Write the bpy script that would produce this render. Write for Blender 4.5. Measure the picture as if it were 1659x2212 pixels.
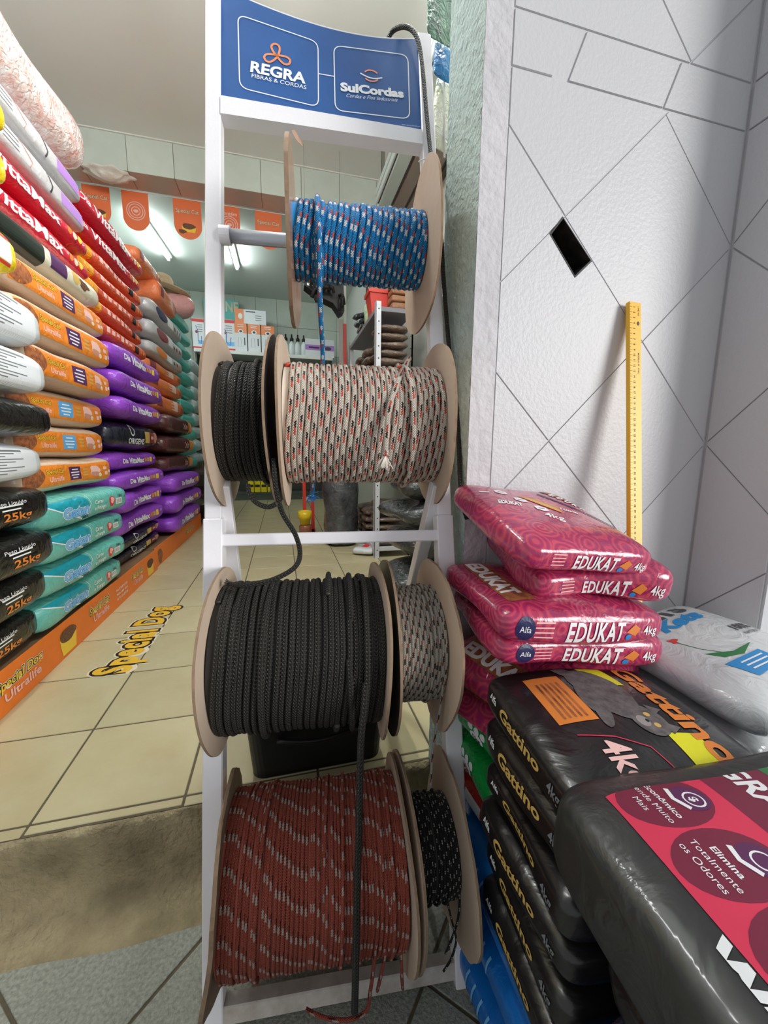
import bpy, math, random
import numpy as np
from mathutils import Matrix, Vector
random.seed(7)
rng = np.random.RandomState(11)
scene = bpy.context.scene
col = scene.collection
for o in list(bpy.data.objects):
    bpy.data.objects.remove(o)
R_ = math.radians
pi = math.pi

# ------------------------------------------------------------------ camera
CAMZ = 0.955                       # lens height above the pavement
FPX, CX, CY = 848.6, 829.5, 1106.0 # focal length / centre in a 1659x2212 frame
yaw, pitch, roll = R_(14.46), R_(8.83), R_(-0.58)
fwd = np.array([math.sin(yaw)*math.cos(pitch), math.cos(yaw)*math.cos(pitch), -math.sin(pitch)])
rgt = np.array([math.cos(yaw), -math.sin(yaw), 0.0])
dwn = np.cross(fwd, rgt)
c_, s_ = math.cos(roll), math.sin(roll)
rgt, dwn = c_*rgt + s_*dwn, -s_*rgt + c_*dwn
RC = np.stack([rgt, dwn, fwd])
cam_d = bpy.data.cameras.new('camera')
cam_d.sensor_fit = 'HORIZONTAL'; cam_d.sensor_width = 36.0
cam_d.lens = 36.0*FPX/1659.0
cam_d.clip_start = 0.02; cam_d.clip_end = 100
cam = bpy.data.objects.new('camera', cam_d); col.objects.link(cam)
mw = Matrix.Identity(4)
for i in range(3):
    mw[i][0] = rgt[i]; mw[i][1] = -dwn[i]; mw[i][2] = -fwd[i]
mw[2][3] = CAMZ
cam.matrix_world = mw
scene.camera = cam
# survey helpers: where a line of sight meets a known plane (world coordinates)
CAM = np.array([0, 0, CAMZ])
def ray(px, py): return RC.T @ np.array([(px-CX)/FPX, (py-CY)/FPX, 1.0])
def onX(px, py, x): r = ray(px, py); return CAM + r*x/r[0]
def onY(px, py, y): r = ray(px, py); return CAM + r*y/r[1]
def onZ(px, py, z): r = ray(px, py); return CAM + r*(z-CAMZ)/r[2]
def onP(px, py, p0, n): r = ray(px, py); return CAM + r*(np.dot(p0-CAM, n)/np.dot(r, n))

# ------------------------------------------------------------------ light
w = bpy.data.worlds.new('world'); scene.world = w; w.use_nodes = True
bg = w.node_tree.nodes['Background']
bg.inputs[0].default_value = (0.93, 0.965, 1.0, 1); bg.inputs[1].default_value = 0.55
sun_d = bpy.data.lights.new('daylight', 'SUN'); sun_d.energy = 2.7; sun_d.angle = R_(26); sun_d.color = (1.0, 0.985, 0.96)
sun = bpy.data.objects.new('daylight', sun_d); col.objects.link(sun); sun.location = (3, -2, 3)
az, el = R_(43), R_(11)           # soft low daylight from the open street on the right
sun.rotation_euler = Vector((-math.sin(az)*math.cos(el), math.cos(az)*math.cos(el), -math.sin(el))).to_track_quat('-Z', 'Y').to_euler()
scene.view_settings.view_transform = 'Standard'
scene.view_settings.look = 'None'
scene.view_settings.exposure = 0.0
scene.view_settings.gamma = 1.0
scene.view_settings.use_curve_mapping = False

# ------------------------------------------------------------------ materials
def lin(c):
    out = []
    for v in c[:3]:
        v = v/255.0
        out.append(v/12.92 if v <= 0.04045 else ((v+0.055)/1.055)**2.4)
    return tuple(out)+(1.0,)
class NT:
    def __init__(s, m): s.t = m.node_tree; s.n = s.t.nodes; s.l = s.t.links
    def add(s, typ, **kw):
        n = s.n.new(typ)
        for k, v in kw.items():
            if k == 'inp':
                for kk, vv in v.items():
                    if isinstance(vv, bpy.types.NodeSocket): s.l.new(vv, n.inputs[kk])
                    else: n.inputs[kk].default_value = vv
            else: setattr(n, k, v)
        return n
    def math(s, op, a, b=0.0, c=None):
        n = s.n.new('ShaderNodeMath'); n.operation = op
        for i, v in enumerate((a, b, c)):
            if v is None: continue
            if isinstance(v, bpy.types.NodeSocket): s.l.new(v, n.inputs[i])
            else: n.inputs[i].default_value = v
        return n.outputs[0]
    def mix(s, fac, a, b, mode='MIX'):
        n = s.n.new('ShaderNodeMix'); n.data_type = 'RGBA'; n.blend_type = mode
        for i, v in ((0, fac), (6, a), (7, b)):
            if isinstance(v, bpy.types.NodeSocket): s.l.new(v, n.inputs[i])
            else: n.inputs[i].default_value = v
        return n.outputs[2]
MATS = {}
def new_mat(name):
    m = bpy.data.materials.new(name); m.use_nodes = True
    MATS[name] = m
    nt = NT(m); return m, nt, nt.n['Principled BSDF']
def mat(name, c, rough=0.5, metal=0.0, var=None, bump=None, coat=0.0, c2=None, emit=None, rand=0.0, spec=None, dist=0.0):
    """var=(scale, amount) colour mottling towards c2; bump=(scale, strength); rand = per object shade variation"""
    if name in MATS: return MATS[name]
    m, nt, b = new_mat(name)
    colr = lin(c)
    b.inputs['Base Color'].default_value = colr
    b.inputs['Roughness'].default_value = rough
    b.inputs['Metallic'].default_value = metal
    b.inputs['Coat Weight'].default_value = coat
    b.inputs['Coat Roughness'].default_value = 0.12
    if spec is not None: b.inputs['Specular IOR Level'].default_value = spec
    tc = None
    out = None
    if var or bump: tc = nt.add('ShaderNodeTexCoord').outputs['Object']
    if var:
        nz = nt.add('ShaderNodeTexNoise', inp={'Vector': tc, 'Scale': var[0], 'Detail': 5.0, 'Roughness': 0.6})
        ramp = nt.add('ShaderNodeMapRange', inp={'Value': nz.outputs['Fac'], 'From Min': 0.35, 'From Max': 0.7})
        f = nt.math('MULTIPLY', ramp.outputs[0], var[1])
        cc2 = lin(c2) if c2 else tuple(x*0.5 for x in colr[:3])+(1,)
        out = nt.mix(f, colr, cc2)
    if rand:
        oi = nt.add('ShaderNodeObjectInfo')
        v = nt.math('MULTIPLY_ADD', oi.outputs['Random'], rand, 1.0-rand/2)
        h = nt.add('ShaderNodeHueSaturation', inp={'Value': v})
        if out is not None: nt.l.new(out, h.inputs['Color'])
        else: h.inputs['Color'].default_value = colr
        out = h.outputs[0]
    if out is not None: nt.l.new(out, b.inputs['Base Color'])
    if bump:
        nz = nt.add('ShaderNodeTexNoise', inp={'Vector': tc, 'Scale': bump[0], 'Detail': 4.0, 'Distortion': dist})
        bp = nt.add('ShaderNodeBump', inp={'Height': nz.outputs['Fac'], 'Strength': bump[1], 'Distance': 0.01})
        nt.l.new(bp.outputs[0], b.inputs['Normal'])
        if coat: nt.l.new(bp.outputs[0], b.inputs['Coat Normal'])
    if emit:
        b.inputs['Emission Color'].default_value = lin(emit[0]); b.inputs['Emission Strength'].default_value = emit[1]
    return m
def film(name, c, rough=0.28, scale=14, strength=0.35, var=None, c2=None, coat=0.3):
    """printed plastic bag film: glossy with crease relief"""
    return mat(name, c, rough=rough, bump=(scale*1.5, min(1.0, strength*1.5)), dist=1.8, coat=coat, var=var, c2=c2)
def flat(name, c, rough=0.45): return mat(name, c, rough=rough)

# ------------------------------------------------------------------ mesh helpers
ORG = {}                                  # object name -> world origin of its mesh space
def link(o):
    col.objects.link(o); return o
def mesh_obj(name, V, F, mats, parent=None, smooth=False, mi=None, uv=None, kind=None, world=True, weld=False):
    V = np.asarray(V, float)
    org = ORG.get(parent.name, np.zeros(3)) if parent is not None else np.zeros(3)
    if world: V = V-org
    me = bpy.data.meshes.new(name)
    me.from_pydata(V.tolist(), [], [tuple(int(i) for i in f) for f in F])
    if not isinstance(mats, (list, tuple)): mats = [mats]
    for m in mats: me.materials.append(m)
    if mi is not None: me.polygons.foreach_set('material_index', list(mi))
    if uv is not None:
        ul = me.uv_layers.new(name='UVMap')
        ul.data.foreach_set('uv', np.asarray(uv, float).ravel())
    if smooth: me.polygons.foreach_set('use_smooth', [True]*len(me.polygons))
    me.update()
    o = link(bpy.data.objects.new(name, me))
    if parent is not None:
        o.parent = parent; ORG[o.name] = org
    else: ORG[o.name] = np.zeros(3)
    if kind: o['kind'] = kind
    return o
def tag(o, label=None, cat=None, group=None, kind=None):
    if label: o['label'] = label
    if cat: o['category'] = cat
    if group: o['group'] = group
    if kind: o['kind'] = kind
    return o
def empty(name, loc, label=None, cat=None, group=None):
    o = link(bpy.data.objects.new(name, None)); o.location = loc; o.empty_display_size = 0.05
    ORG[o.name] = np.array(loc, float)
    return tag(o, label, cat, group)
class MB:
    """collects shapes into one mesh"""
    def __init__(s): s.V = []; s.F = []; s.n = 0; s.mi = []
    def add(s, V, F, m=0):
        V = np.asarray(V, float); s.V.append(V); s.F += [tuple(int(i)+s.n for i in f) for f in F]; s.mi += [m]*len(F); s.n += len(V); return s
    def box(s, lo, hi, bev=0.0, M=None, m=0):
        V, F = box_geo(lo, hi, bev)
        if M is not None: V = V @ np.asarray(M)[:3, :3].T + np.asarray(M)[:3, 3]
        return s.add(V, F, m)
    def obj(s, name, mats, parent=None, **k): return mesh_obj(name, np.concatenate(s.V), s.F, mats, parent, mi=s.mi, **k)
def box_geo(lo, hi, bev=0.0):
    lo = np.minimum(lo, hi).astype(float); hi = np.maximum(np.asarray(lo), np.asarray(hi)).astype(float)
    if bev <= 0:
        V = [(x, y, z) for z in (lo[2], hi[2]) for y in (lo[1], hi[1]) for x in (lo[0], hi[0])]
        F = [(0, 2, 3, 1), (4, 5, 7, 6), (0, 1, 5, 4), (2, 6, 7, 3), (0, 4, 6, 2), (1, 3, 7, 5)]
        return np.array(V), F
    b = min(bev, 0.49*min(hi-lo))
    # chamfered box: 24 verts
    V = []; idx = {}
    for sx in (0, 1):
        for sy in (0, 1):
            for sz in (0, 1):
                c = np.array([hi[0] if sx else lo[0], hi[1] if sy else lo[1], hi[2] if sz else lo[2]])
                d = np.array([-b if sx else b, -b if sy else b, -b if sz else b])
                for ax in range(3):
                    p = c + d; p[ax] = c[ax]
                    idx[(sx, sy, sz, ax)] = len(V); V.append(p)
    F = []
    for ax in range(3):
        o1, o2 = (ax+1) % 3, (ax+2) % 3
        for s in (0, 1):
            q = []
            for (a, c) in ((0, 0), (1, 0), (1, 1), (0, 1)):
                k = [0, 0, 0]; k[ax] = s; k[o1] = a; k[o2] = c
                q.append(idx[(*k, ax)])
            F.append(q if s else q[::-1])
    for ax in range(3):      # edges along axis ax
        o1, o2 = (ax+1) % 3, (ax+2) % 3
        for a in (0, 1):
            for c in (0, 1):
                k0 = [0, 0, 0]; k0[o1] = a; k0[o2] = c; k1 = list(k0); k1[ax] = 1
                q = [idx[(*k0, o1)], idx[(*k1, o1)], idx[(*k1, o2)], idx[(*k0, o2)]]
                F.append(q if (a == c) else q[::-1])
    for sx in (0, 1):
        for sy in (0, 1):
            for sz in (0, 1):
                q = [idx[(sx, sy, sz, 0)], idx[(sx, sy, sz, 1)], idx[(sx, sy, sz, 2)]]
                F.append(q if (sx+sy+sz) % 2 == 1 else q[::-1])
    return np.array(V), F
def frame_M(o, x, y, z):
    M = np.eye(4); M[:3, 0] = x; M[:3, 1] = y; M[:3, 2] = z; M[:3, 3] = o; return M
def tube_geo(path, rad, sides=8, closed=False, caps=True, up=None):
    """tube along a polyline with uv: u = length in metres, v = around"""
    P = np.asarray(path, float); n = len(P)
    T = np.gradient(P, axis=0); T /= np.linalg.norm(T, axis=1)[:, None]
    rad = np.broadcast_to(np.asarray(rad, float), (n,))
    N = np.zeros_like(P)
    t0 = T[0]; r = np.array([0, 0, 1.0]) if abs(t0[2]) < 0.9 else np.array([1.0, 0, 0])
    if up is not None: r = np.asarray(up, float)
    v = r - t0*np.dot(r, t0); N[0] = v/np.linalg.norm(v)
    for i in range(1, n):
        v = N[i-1] - T[i]*np.dot(N[i-1], T[i]); N[i] = v/np.linalg.norm(v)
    B = np.cross(T, N)
    ang = np.linspace(0, 2*pi, sides, endpoint=False)
    ring = (np.cos(ang)[None, :, None]*N[:, None, :] + np.sin(ang)[None, :, None]*B[:, None, :])*rad[:, None, None] + P[:, None, :]
    V = ring.reshape(-1, 3)
    L = np.concatenate([[0], np.cumsum(np.linalg.norm(np.diff(P, axis=0), axis=1))])
    i = np.arange(n-1)[:, None]*sides; j = np.arange(sides)[None, :]; j2 = (j+1) % sides
    F = np.stack([i+j, i+j2, i+sides+j2, i+sides+j], -1).reshape(-1, 4)
    ua = np.broadcast_to(L[:-1, None], (n-1, sides)); ub = np.broadcast_to(L[1:, None], (n-1, sides))
    va = np.broadcast_to(j/sides, (n-1, sides)); vb = np.broadcast_to((j+1)/sides, (n-1, sides))
    UV = np.stack([np.stack([ua, va], -1), np.stack([ua, vb], -1), np.stack([ub, vb], -1), np.stack([ub, va], -1)], 2).reshape(-1, 2)
    F = F.tolist()
    if caps:
        F.append(list(range(sides))[::-1]); F.append(list(range((n-1)*sides, n*sides)))
        UV = np.concatenate([UV, np.zeros((2*sides, 2))])
    return V, F, UV
def spline(pts, n=12):
    """Catmull-Rom through points"""
    P = np.asarray(pts, float); P = np.concatenate([[2*P[0]-P[1]], P, [2*P[-1]-P[-2]]]); out = []
    for i in range(1, len(P)-2):
        for t in np.linspace(0, 1, n, endpoint=False):
            a, b, c, d = P[i-1], P[i], P[i+1], P[i+2]
            out.append(0.5*((2*b)+(-a+c)*t+(2*a-5*b+4*c-d)*t*t+(-a+3*b-3*c+d)*t**3))
    out.append(P[-2]); return np.array(out)
def tube(name, path, rad, m, parent=None, sides=8, smooth=True, **k):
    V, F, UV = tube_geo(path, rad, sides)
    return mesh_obj(name, V, F, m, parent, smooth=smooth, uv=UV, **k)
def lathe_geo(prof, n=48):
    """prof = [(r, h)] around local z"""
    V = []; F = []
    ang = np.linspace(0, 2*pi, n, endpoint=False)
    for r, h in prof:
        for a in ang: V.append((r*math.cos(a), r*math.sin(a), h))
    for i in range(len(prof)-1):
        for j in range(n):
            F.append((i*n+j, i*n+(j+1) % n, (i+1)*n+(j+1) % n, (i+1)*n+j))
    return np.array(V), F
def prism_geo(poly, y0, y1):
    """poly in (x,z) extruded along y"""
    n = len(poly)
    V = [(p[0], y0, p[1]) for p in poly]+[(p[0], y1, p[1]) for p in poly]
    F = [list(range(n)), list(range(2*n-1, n-1, -1))]+[(i, i+n, (i+1) % n+n, (i+1) % n) for i in range(n)]
    return np.array(V), F

# ------------------------------------------------------------------ text outlines (built-in font)
TXT = {}
def text2d(s, bold=0.0, shear=0.0, space=1.0):
    key = (s, bold, shear, space)
    if key in TXT: return TXT[key]
    cu = bpy.data.curves.new('lettering_outline', 'FONT'); cu.body = s; cu.offset = bold; cu.shear = shear; cu.size = 1.0
    cu.space_character = space; cu.resolution_u = 3; cu.fill_mode = 'FRONT' if hasattr(cu, 'fill_mode') else cu.fill_mode
    o = bpy.data.objects.new('lettering_outline', cu)
    col.objects.link(o)
    dg = bpy.context.evaluated_depsgraph_get(); dg.update()
    me = bpy.data.meshes.new_from_object(o.evaluated_get(dg))
    V = np.array([v.co[:2] for v in me.vertices]); F = [tuple(p.vertices) for p in me.polygons if p.normal.z > -2]
    bpy.data.objects.remove(o); bpy.data.curves.remove(cu); bpy.data.meshes.remove(me)
    if len(V) == 0: V = np.zeros((1, 2)); F = []
    TXT[key] = (V, F); return TXT[key]
def text_fit(s, w=None, h=None, bold=0.0, shear=0.0, ref=None, space=1.0):
    """scaled so that the un-emboldened text is w wide and/or has cap height h, centred"""
    V0, _ = text2d(s, 0.0, shear, space)
    V, F = text2d(s, bold, shear, space)
    lo, hi = V0.min(0), V0.max(0)
    cap = 0.73
    sc = np.array([1.0, 1.0])
    if h is not None: sc[:] = h/cap
    if w is not None:
        sc[0] = w/(hi[0]-lo[0])
        if h is None: sc[1] = sc[0]
    mid = np.array([(lo[0]+hi[0])/2, cap/2])
    return (V-mid)*sc, F

# ------------------------------------------------------------------ 2D print shapes -> (V2, F)
def rect2(cx, cy, w, h, cell=0.02, skew=0.0):
    nx, ny = max(1, int(abs(w)/cell+.5)), max(1, int(abs(h)/cell+.5))
    xs = np.linspace(-w/2, w/2, nx+1); ys = np.linspace(-h/2, h/2, ny+1)
    V = np.array([(cx+x+skew*y, cy+y) for y in ys for x in xs])
    F = [(j*(nx+1)+i, j*(nx+1)+i+1, (j+1)*(nx+1)+i+1, (j+1)*(nx+1)+i) for j in range(ny) for i in range(nx)]
    return V, F
def ell2(cx, cy, rx, ry, n=20, rings=3, a0=0, a1=2*pi, rot=0.0, wob=0.0):
    V = [(cx, cy)]; F = []
    full = abs(a1-a0-2*pi) < 1e-6
    ang = np.linspace(a0, a1, n, endpoint=not full)
    cr, sr = math.cos(rot), math.sin(rot)
    for k in range(1, rings+1):
        for a in ang:
            q = k/rings*(1+wob*math.sin(3*a+1)+wob*.7*math.sin(5*a+2))
            x, y = rx*q*math.cos(a), ry*q*math.sin(a)
            V.append((cx+cr*x-sr*y, cy+sr*x+cr*y))
    m = n if full else n-1
    for j in range(m): F.append((0, 1+j, 1+(j+1) % n))
    for k in range(rings-1):
        for j in range(m):
            F.append((1+k*n+j, 1+(k+1)*n+j, 1+(k+1)*n+(j+1) % n, 1+k*n+(j+1) % n))
    return np.array(V), F
def poly2(pts):
    P = np.array(pts, float); c = P.mean(0)
    n = len(P); V = np.concatenate([[c], (P+c)/2, P])
    F = [(0, 1+i, 1+(i+1) % n) for i in range(n)]+[(1+i, 1+n+i, 1+n+(i+1) % n, 1+(i+1) % n) for i in range(n)]
    return V, F
def stroke2(pts, wd, closed=False):
    P = np.asarray(pts, float)
    if closed: P = np.concatenate([P, P[:1]])
    T = np.gradient(P, axis=0)
    if closed: T[0] = T[-1] = P[1]-P[-2]
    T /= np.maximum(np.linalg.norm(T, axis=1), 1e-9)[:, None]
    N = np.stack([-T[:, 1], T[:, 0]], 1)*wd/2
    V = np.concatenate([P+N, P-N]); n = len(P)
    F = [(i, i+n, i+n+1, i+1) for i in range(n-1)]
    return V, F
def rrect_pts(cx, cy, w, h, r, n=6):
    pts = []
    for (sx, sy, a) in ((1, 1, 0), (-1, 1, 90), (-1, -1, 180), (1, -1, 270)):
        for k in range(n+1):
            t = R_(a+90*k/n); pts.append((cx+sx*(w/2-r)+r*math.cos(t), cy+sy*(h/2-r)+r*math.sin(t)))
    return pts
def move2(g, dx=0, dy=0, rot=0):
    V, F = g; c, s = math.cos(rot), math.sin(rot)
    V = np.asarray(V); V = np.stack([V[:, 0]*c-V[:, 1]*s+dx, V[:, 0]*s+V[:, 1]*c+dy], 1)
    return V, F
def finer(g, cell):
    """split triangles until no edge is longer than cell, so that print follows a curved surface"""
    V, F = g; V = [tuple(v) for v in np.asarray(V)]; T = []
    for f in F:
        for k in range(1, len(f)-1): T.append((f[0], f[k], f[k+1]))
    c2 = cell*cell
    for _ in range(5):
        mid = {}; out = []; done = True
        def m(i, j):
            a, b = V[i], V[j]
            if (a[0]-b[0])**2+(a[1]-b[1])**2 <= c2: return None
            k = (i, j) if i < j else (j, i)
            if k not in mid: mid[k] = len(V); V.append(((a[0]+b[0])/2, (a[1]+b[1])/2))
            return mid[k]
        for (i, j, k) in T:
            a, b, c = m(i, j), m(j, k), m(k, i)
            n_ = (a is not None)+(b is not None)+(c is not None)
            if n_ == 0: out.append((i, j, k)); continue
            done = False
            if n_ == 3: out += [(i, a, c), (a, j, b), (c, b, k), (a, b, c)]
            elif n_ == 1:
                if a is not None: out += [(i, a, k), (a, j, k)]
                elif b is not None: out += [(i, j, b), (i, b, k)]
                else: out += [(i, j, c), (c, j, k)]
            else:
                if a is None: out += [(i, j, b), (i, b, c), (c, b, k)]
                elif b is None: out += [(i, a, c), (a, j, k), (a, k, c)]
                else: out += [(i, a, k), (a, b, k), (a, j, b)]
        T = out
        if done: break
    return np.array(V), T
JOINED = ('lettering', 'tick_marks', 'numbers')      # small print too fine to pick apart
class Print:
    """flat print laid on a surface: each motif is a mesh of its own; layers stack by a fraction of a millimetre"""
    def __init__(s, mapper, cell=None): s.map = mapper; s.parts = {}; s.order = []; s.cell = cell; s.gid = 0
    def put(s, part, g, material, layer=1, face=None, gid=None):
        if part in JOINED: key = (part, 0)
        else:
            if gid is None: s.gid += 1; gid = s.gid
            key = (part, gid)
        if key not in s.parts: s.parts[key] = dict(V=[], F=[], mi=[], n=0, mats=[]); s.order.append(key)
        d = s.parts[key]
        if material not in d['mats']: d['mats'].append(material)
        if s.cell: g = finer(g, s.cell)
        V2, F = g
        V3 = s.map(np.asarray(V2, float), layer, face)
        d['V'].append(V3); d['F'] += [tuple(i+d['n'] for i in f) for f in F]
        d['mi'] += [d['mats'].index(material)]*len(F); d['n'] += len(V3)
    def text(s, part, txt, cx, cy, material, w=None, h=None, bold=0.0, shear=0.0, rot=0.0, layer=3, face=None, outline=None, space=1.0):
        s.gid += 1; gid = s.gid
        if outline:
            for k, (ob, om) in enumerate(outline):
                s.put(part, move2(text_fit(txt, w, h, ob, shear, space=space), cx, cy, rot), om, layer+0.7*k, face, gid)
            layer += 0.7*len(outline)
        s.put(part, move2(text_fit(txt, w, h, bold, shear, space=space), cx, cy, rot), material, layer, face, gid)
    def build(s, parent, world=True):
        for p in s.order:
            d = s.parts[p]
            if not d['F']: continue
            o = mesh_obj(p[0], np.concatenate(d['V']), d['F'], d['mats'], parent, mi=d['mi'], world=world, smooth=False)
            if p[0] in JOINED or p[0].endswith('lettering') or p[0] in ('letter_outline', 'sticker_border'): o['kind'] = 'stuff'
def plane_map(o, ex, ey, nrm, base=0.0006, step=0.0003):
    o, ex, ey, nrm = [np.asarray(q, float) for q in (o, ex, ey, nrm)]
    def f(V, layer, face=None): return o+V[:, :1]*ex+V[:, 1:2]*ey+nrm*(base+step*layer)
    return f

# ------------------------------------------------------------------ bags
CUBE = {}
def cube_grid(nx, ny, nz):
    key = (nx, ny, nz)
    if key in CUBE: return CUBE[key]
    idx = {}; V = []; F = []
    def vid(i, j, k):
        q = (i, j, k)
        if q not in idx: idx[q] = len(V); V.append((2*i/nx-1, 2*j/ny-1, 2*k/nz-1))
        return idx[q]
    for i in range(nx):
        for j in range(ny):
            F.append((vid(i, j, 0), vid(i, j+1, 0), vid(i+1, j+1, 0), vid(i+1, j, 0)))
            F.append((vid(i, j, nz), vid(i+1, j, nz), vid(i+1, j+1, nz), vid(i, j+1, nz)))
    for i in range(nx):
        for k in range(nz):
            F.append((vid(i, 0, k), vid(i+1, 0, k), vid(i+1, 0, k+1), vid(i, 0, k+1)))
            F.append((vid(i, ny, k), vid(i, ny, k+1), vid(i+1, ny, k+1), vid(i+1, ny, k)))
    for j in range(ny):
        for k in range(nz):
            F.append((vid(0, j, k), vid(0, j, k+1), vid(0, j+1, k+1), vid(0, j+1, k)))
            F.append((vid(nx, j, k), vid(nx, j+1, k), vid(nx, j+1, k+1), vid(nx, j, k+1)))
    CUBE[key] = (np.array(V), F); return CUBE[key]
class Bag:
    """a filled bag lying flat: local x = length (reads left to right on its front), -y = front side, z = thickness"""
    def __init__(s, L, W, T, e1=7.0, e2=2.7, pinch=0.25, wr=0.004, sag=0.0, seed=0, side_fold=0.0, grid=(28, 18, 10), bow=0.0):
        s.h = np.array([L/2, W/2, T/2]); s.e1, s.e2, s.pinch, s.sag, s.bow = e1, e2, pinch, sag, bow
        r = np.random.RandomState(seed)
        s.wr = wr; s.K = r.uniform(-1, 1, (7, 3))*np.array([26, 26, 18])*(0.3/max(L, .2))**.5; s.ph = r.uniform(0, 2*pi, 7); s.am = r.uniform(.4, 1, 7)
        s.grid = grid; s.print = Print(s.surf, .013 if L > .6 else .008)
    def D(s, p):
        x, y, z = p[:, 0], p[:, 1], p[:, 2]
        e1, e2 = s.e1, s.e2
        den = ((np.abs(x)**e1+np.abs(y)**e1)**(e2/e1)+np.abs(z)**e2)**(1/e2)
        q = p/den[:, None]
        pts = q*s.h
        pts[:, 2] *= 1-s.pinch*np.abs(q[:, 0])**4
        n = q/np.linalg.norm(q, axis=1)[:, None]
        amp = sum(a*np.sin(pts@k+f) for a, k, f in zip(s.am, s.K, s.ph))*s.wr*0.5
        pts = pts+n*amp[:, None]
        pts[:, 2] -= s.sag*(q[:, 0]**2)+s.bow*(q[:, 1]**2)
        return pts
    def surf(s, V, layer, face):
        hx, hy, hz = s.h
        u, v = V[:, 0], V[:, 1]; one = np.ones(len(V))
        cl = lambda a: np.clip(a, -0.995, 0.995)
        def cube(u, v):
            if face == 'top': return np.stack([cl(u/hx), cl(v/hy), one], 1)
            if face == 'left': return np.stack([-one, cl(-u/hy), cl(v/hz)], 1)
            if face == 'right': return np.stack([one, cl(u/hy), cl(v/hz)], 1)
            return np.stack([cl(u/hx), -one, cl(v/hz)], 1)
        # undo the rounding so that print keeps its size on the face
        ha, hb = {'top': (hx, hy), 'left': (hy, hz), 'right': (hy, hz)}.get(face, (hx, hz))
        a0, b0 = u/ha, v/hb; ca, cb_ = a0.copy(), b0.copy()
        for _ in range(8):
            q = cube(ca*ha, cb_*hb)
            den = ((np.abs(q[:, 0])**s.e1+np.abs(q[:, 1])**s.e1)**(s.e2/s.e1)+np.abs(q[:, 2])**s.e2)**(1/s.e2)
            ca = np.clip(a0*den, -.97, .97); cb_ = np.clip(b0*den, -.97, .97)
        u, v = ca*ha, cb_*hb
        P = s.D(cube(u, v)); h = 1e-3
        du = s.D(cube(u+h, v))-s.D(cube(u-h, v)); dv = s.D(cube(u, v+h))-s.D(cube(u, v-h))
        N = np.cross(du, dv); N /= np.maximum(np.linalg.norm(N, axis=1), 1e-12)[:, None]
        return P+N*(0.0005+0.00014*layer)
    def build(s, name, m, loc, rot, label, cat, group=None):
        V, F = cube_grid(*s.grid)
        o = mesh_obj(name, s.D(V.copy()), F, m, None, smooth=True)
        o.location = loc; o.rotation_euler = rot
        tag(o, label, cat, group)
        s.print.build(o, world=False)
        return o

# ================================================================== SETTING
ZF = 0.185            # shop floor above the pavement
CEIL = 3.206; BEAMZ = 2.964; CEIL2 = 3.265; YB = 6.75
XL, XR = -1.75, 1.05
YW = 0.69             # facade wall plane
def clip_half(poly, p, n):
    """keep the side where (q-p).n <= 0"""
    out = []; m = len(poly)
    for i in range(m):
        a, b = np.array(poly[i]), np.array(poly[(i+1) % m])
        da, db = np.dot(a-p, n), np.dot(b-p, n)
        if da <= 0: out.append(tuple(a))
        if (da < 0 < db) or (db < 0 < da): out.append(tuple(a+(b-a)*da/(da-db)))
    return out
def clip_rect(poly, x0, x1, y0, y1):
    for p, n in (((x0, 0), (-1, 0)), ((x1, 0), (1, 0)), ((0, y0), (0, -1)), ((0, y1), (0, 1))):
        if len(poly) < 3: return []
        poly = clip_half(poly, np.array(p, float), np.array(n, float))
    return poly
def area2(poly):
    P = np.array(poly); x, y = P[:, 0], P[:, 1]
    return 0.5*np.sum(x*np.roll(y, -1)-y*np.roll(x, -1))
def minus_convex(poly, hole):
    """pieces of poly outside a convex (ccw) hole"""
    pieces = []; rest = list(poly); m = len(hole)
    for i in range(m):
        a, b = np.array(hole[i]), np.array(hole[(i+1) % m]); d = b-a
        n_out = np.array([d[1], -d[0]])
        outp = clip_half(rest, a, -n_out) if len(rest) > 2 else []
        if len(outp) > 2 and abs(area2(outp)) > 1e-7: pieces.append(outp)
        rest = clip_half(rest, a, n_out) if len(rest) > 2 else []
    return pieces
def slab(poly, f0, f1, back, front, bev=0.0010):
    """polygon slab with a small chamfer: mapping f(x,y,depth)"""
    if area2(poly) < 0: poly = poly[::-1]
    P = np.array(poly); c = P.mean(0); n = len(P)
    d = c-P; d = d/np.maximum(np.linalg.norm(d, axis=1), 1e-9)[:, None]
    Q = P+d*bev*1.4
    V = [f0(x, y, back) for x, y in P]+[f0(x, y, front*0.6+back*0.4) for x, y in P]+[f0(x, y, front) for x, y in Q]
    F = [list(range(2*n, 3*n))]
    for k in (0, 1):
        F += [(k*n+i, k*n+(i+1) % n, (k+1)*n+(i+1) % n, (k+1)*n+i) for i in range(n)]
    return np.array(V), F
def struct(name, V, F, m, **k):
    return mesh_obj(name, V, F, m, None, kind='structure', **k)
def struct_box(name, lo, hi, m, bev=0.0):
    V, F = box_geo(lo, hi, bev); return struct(name, V, F, m)

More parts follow.
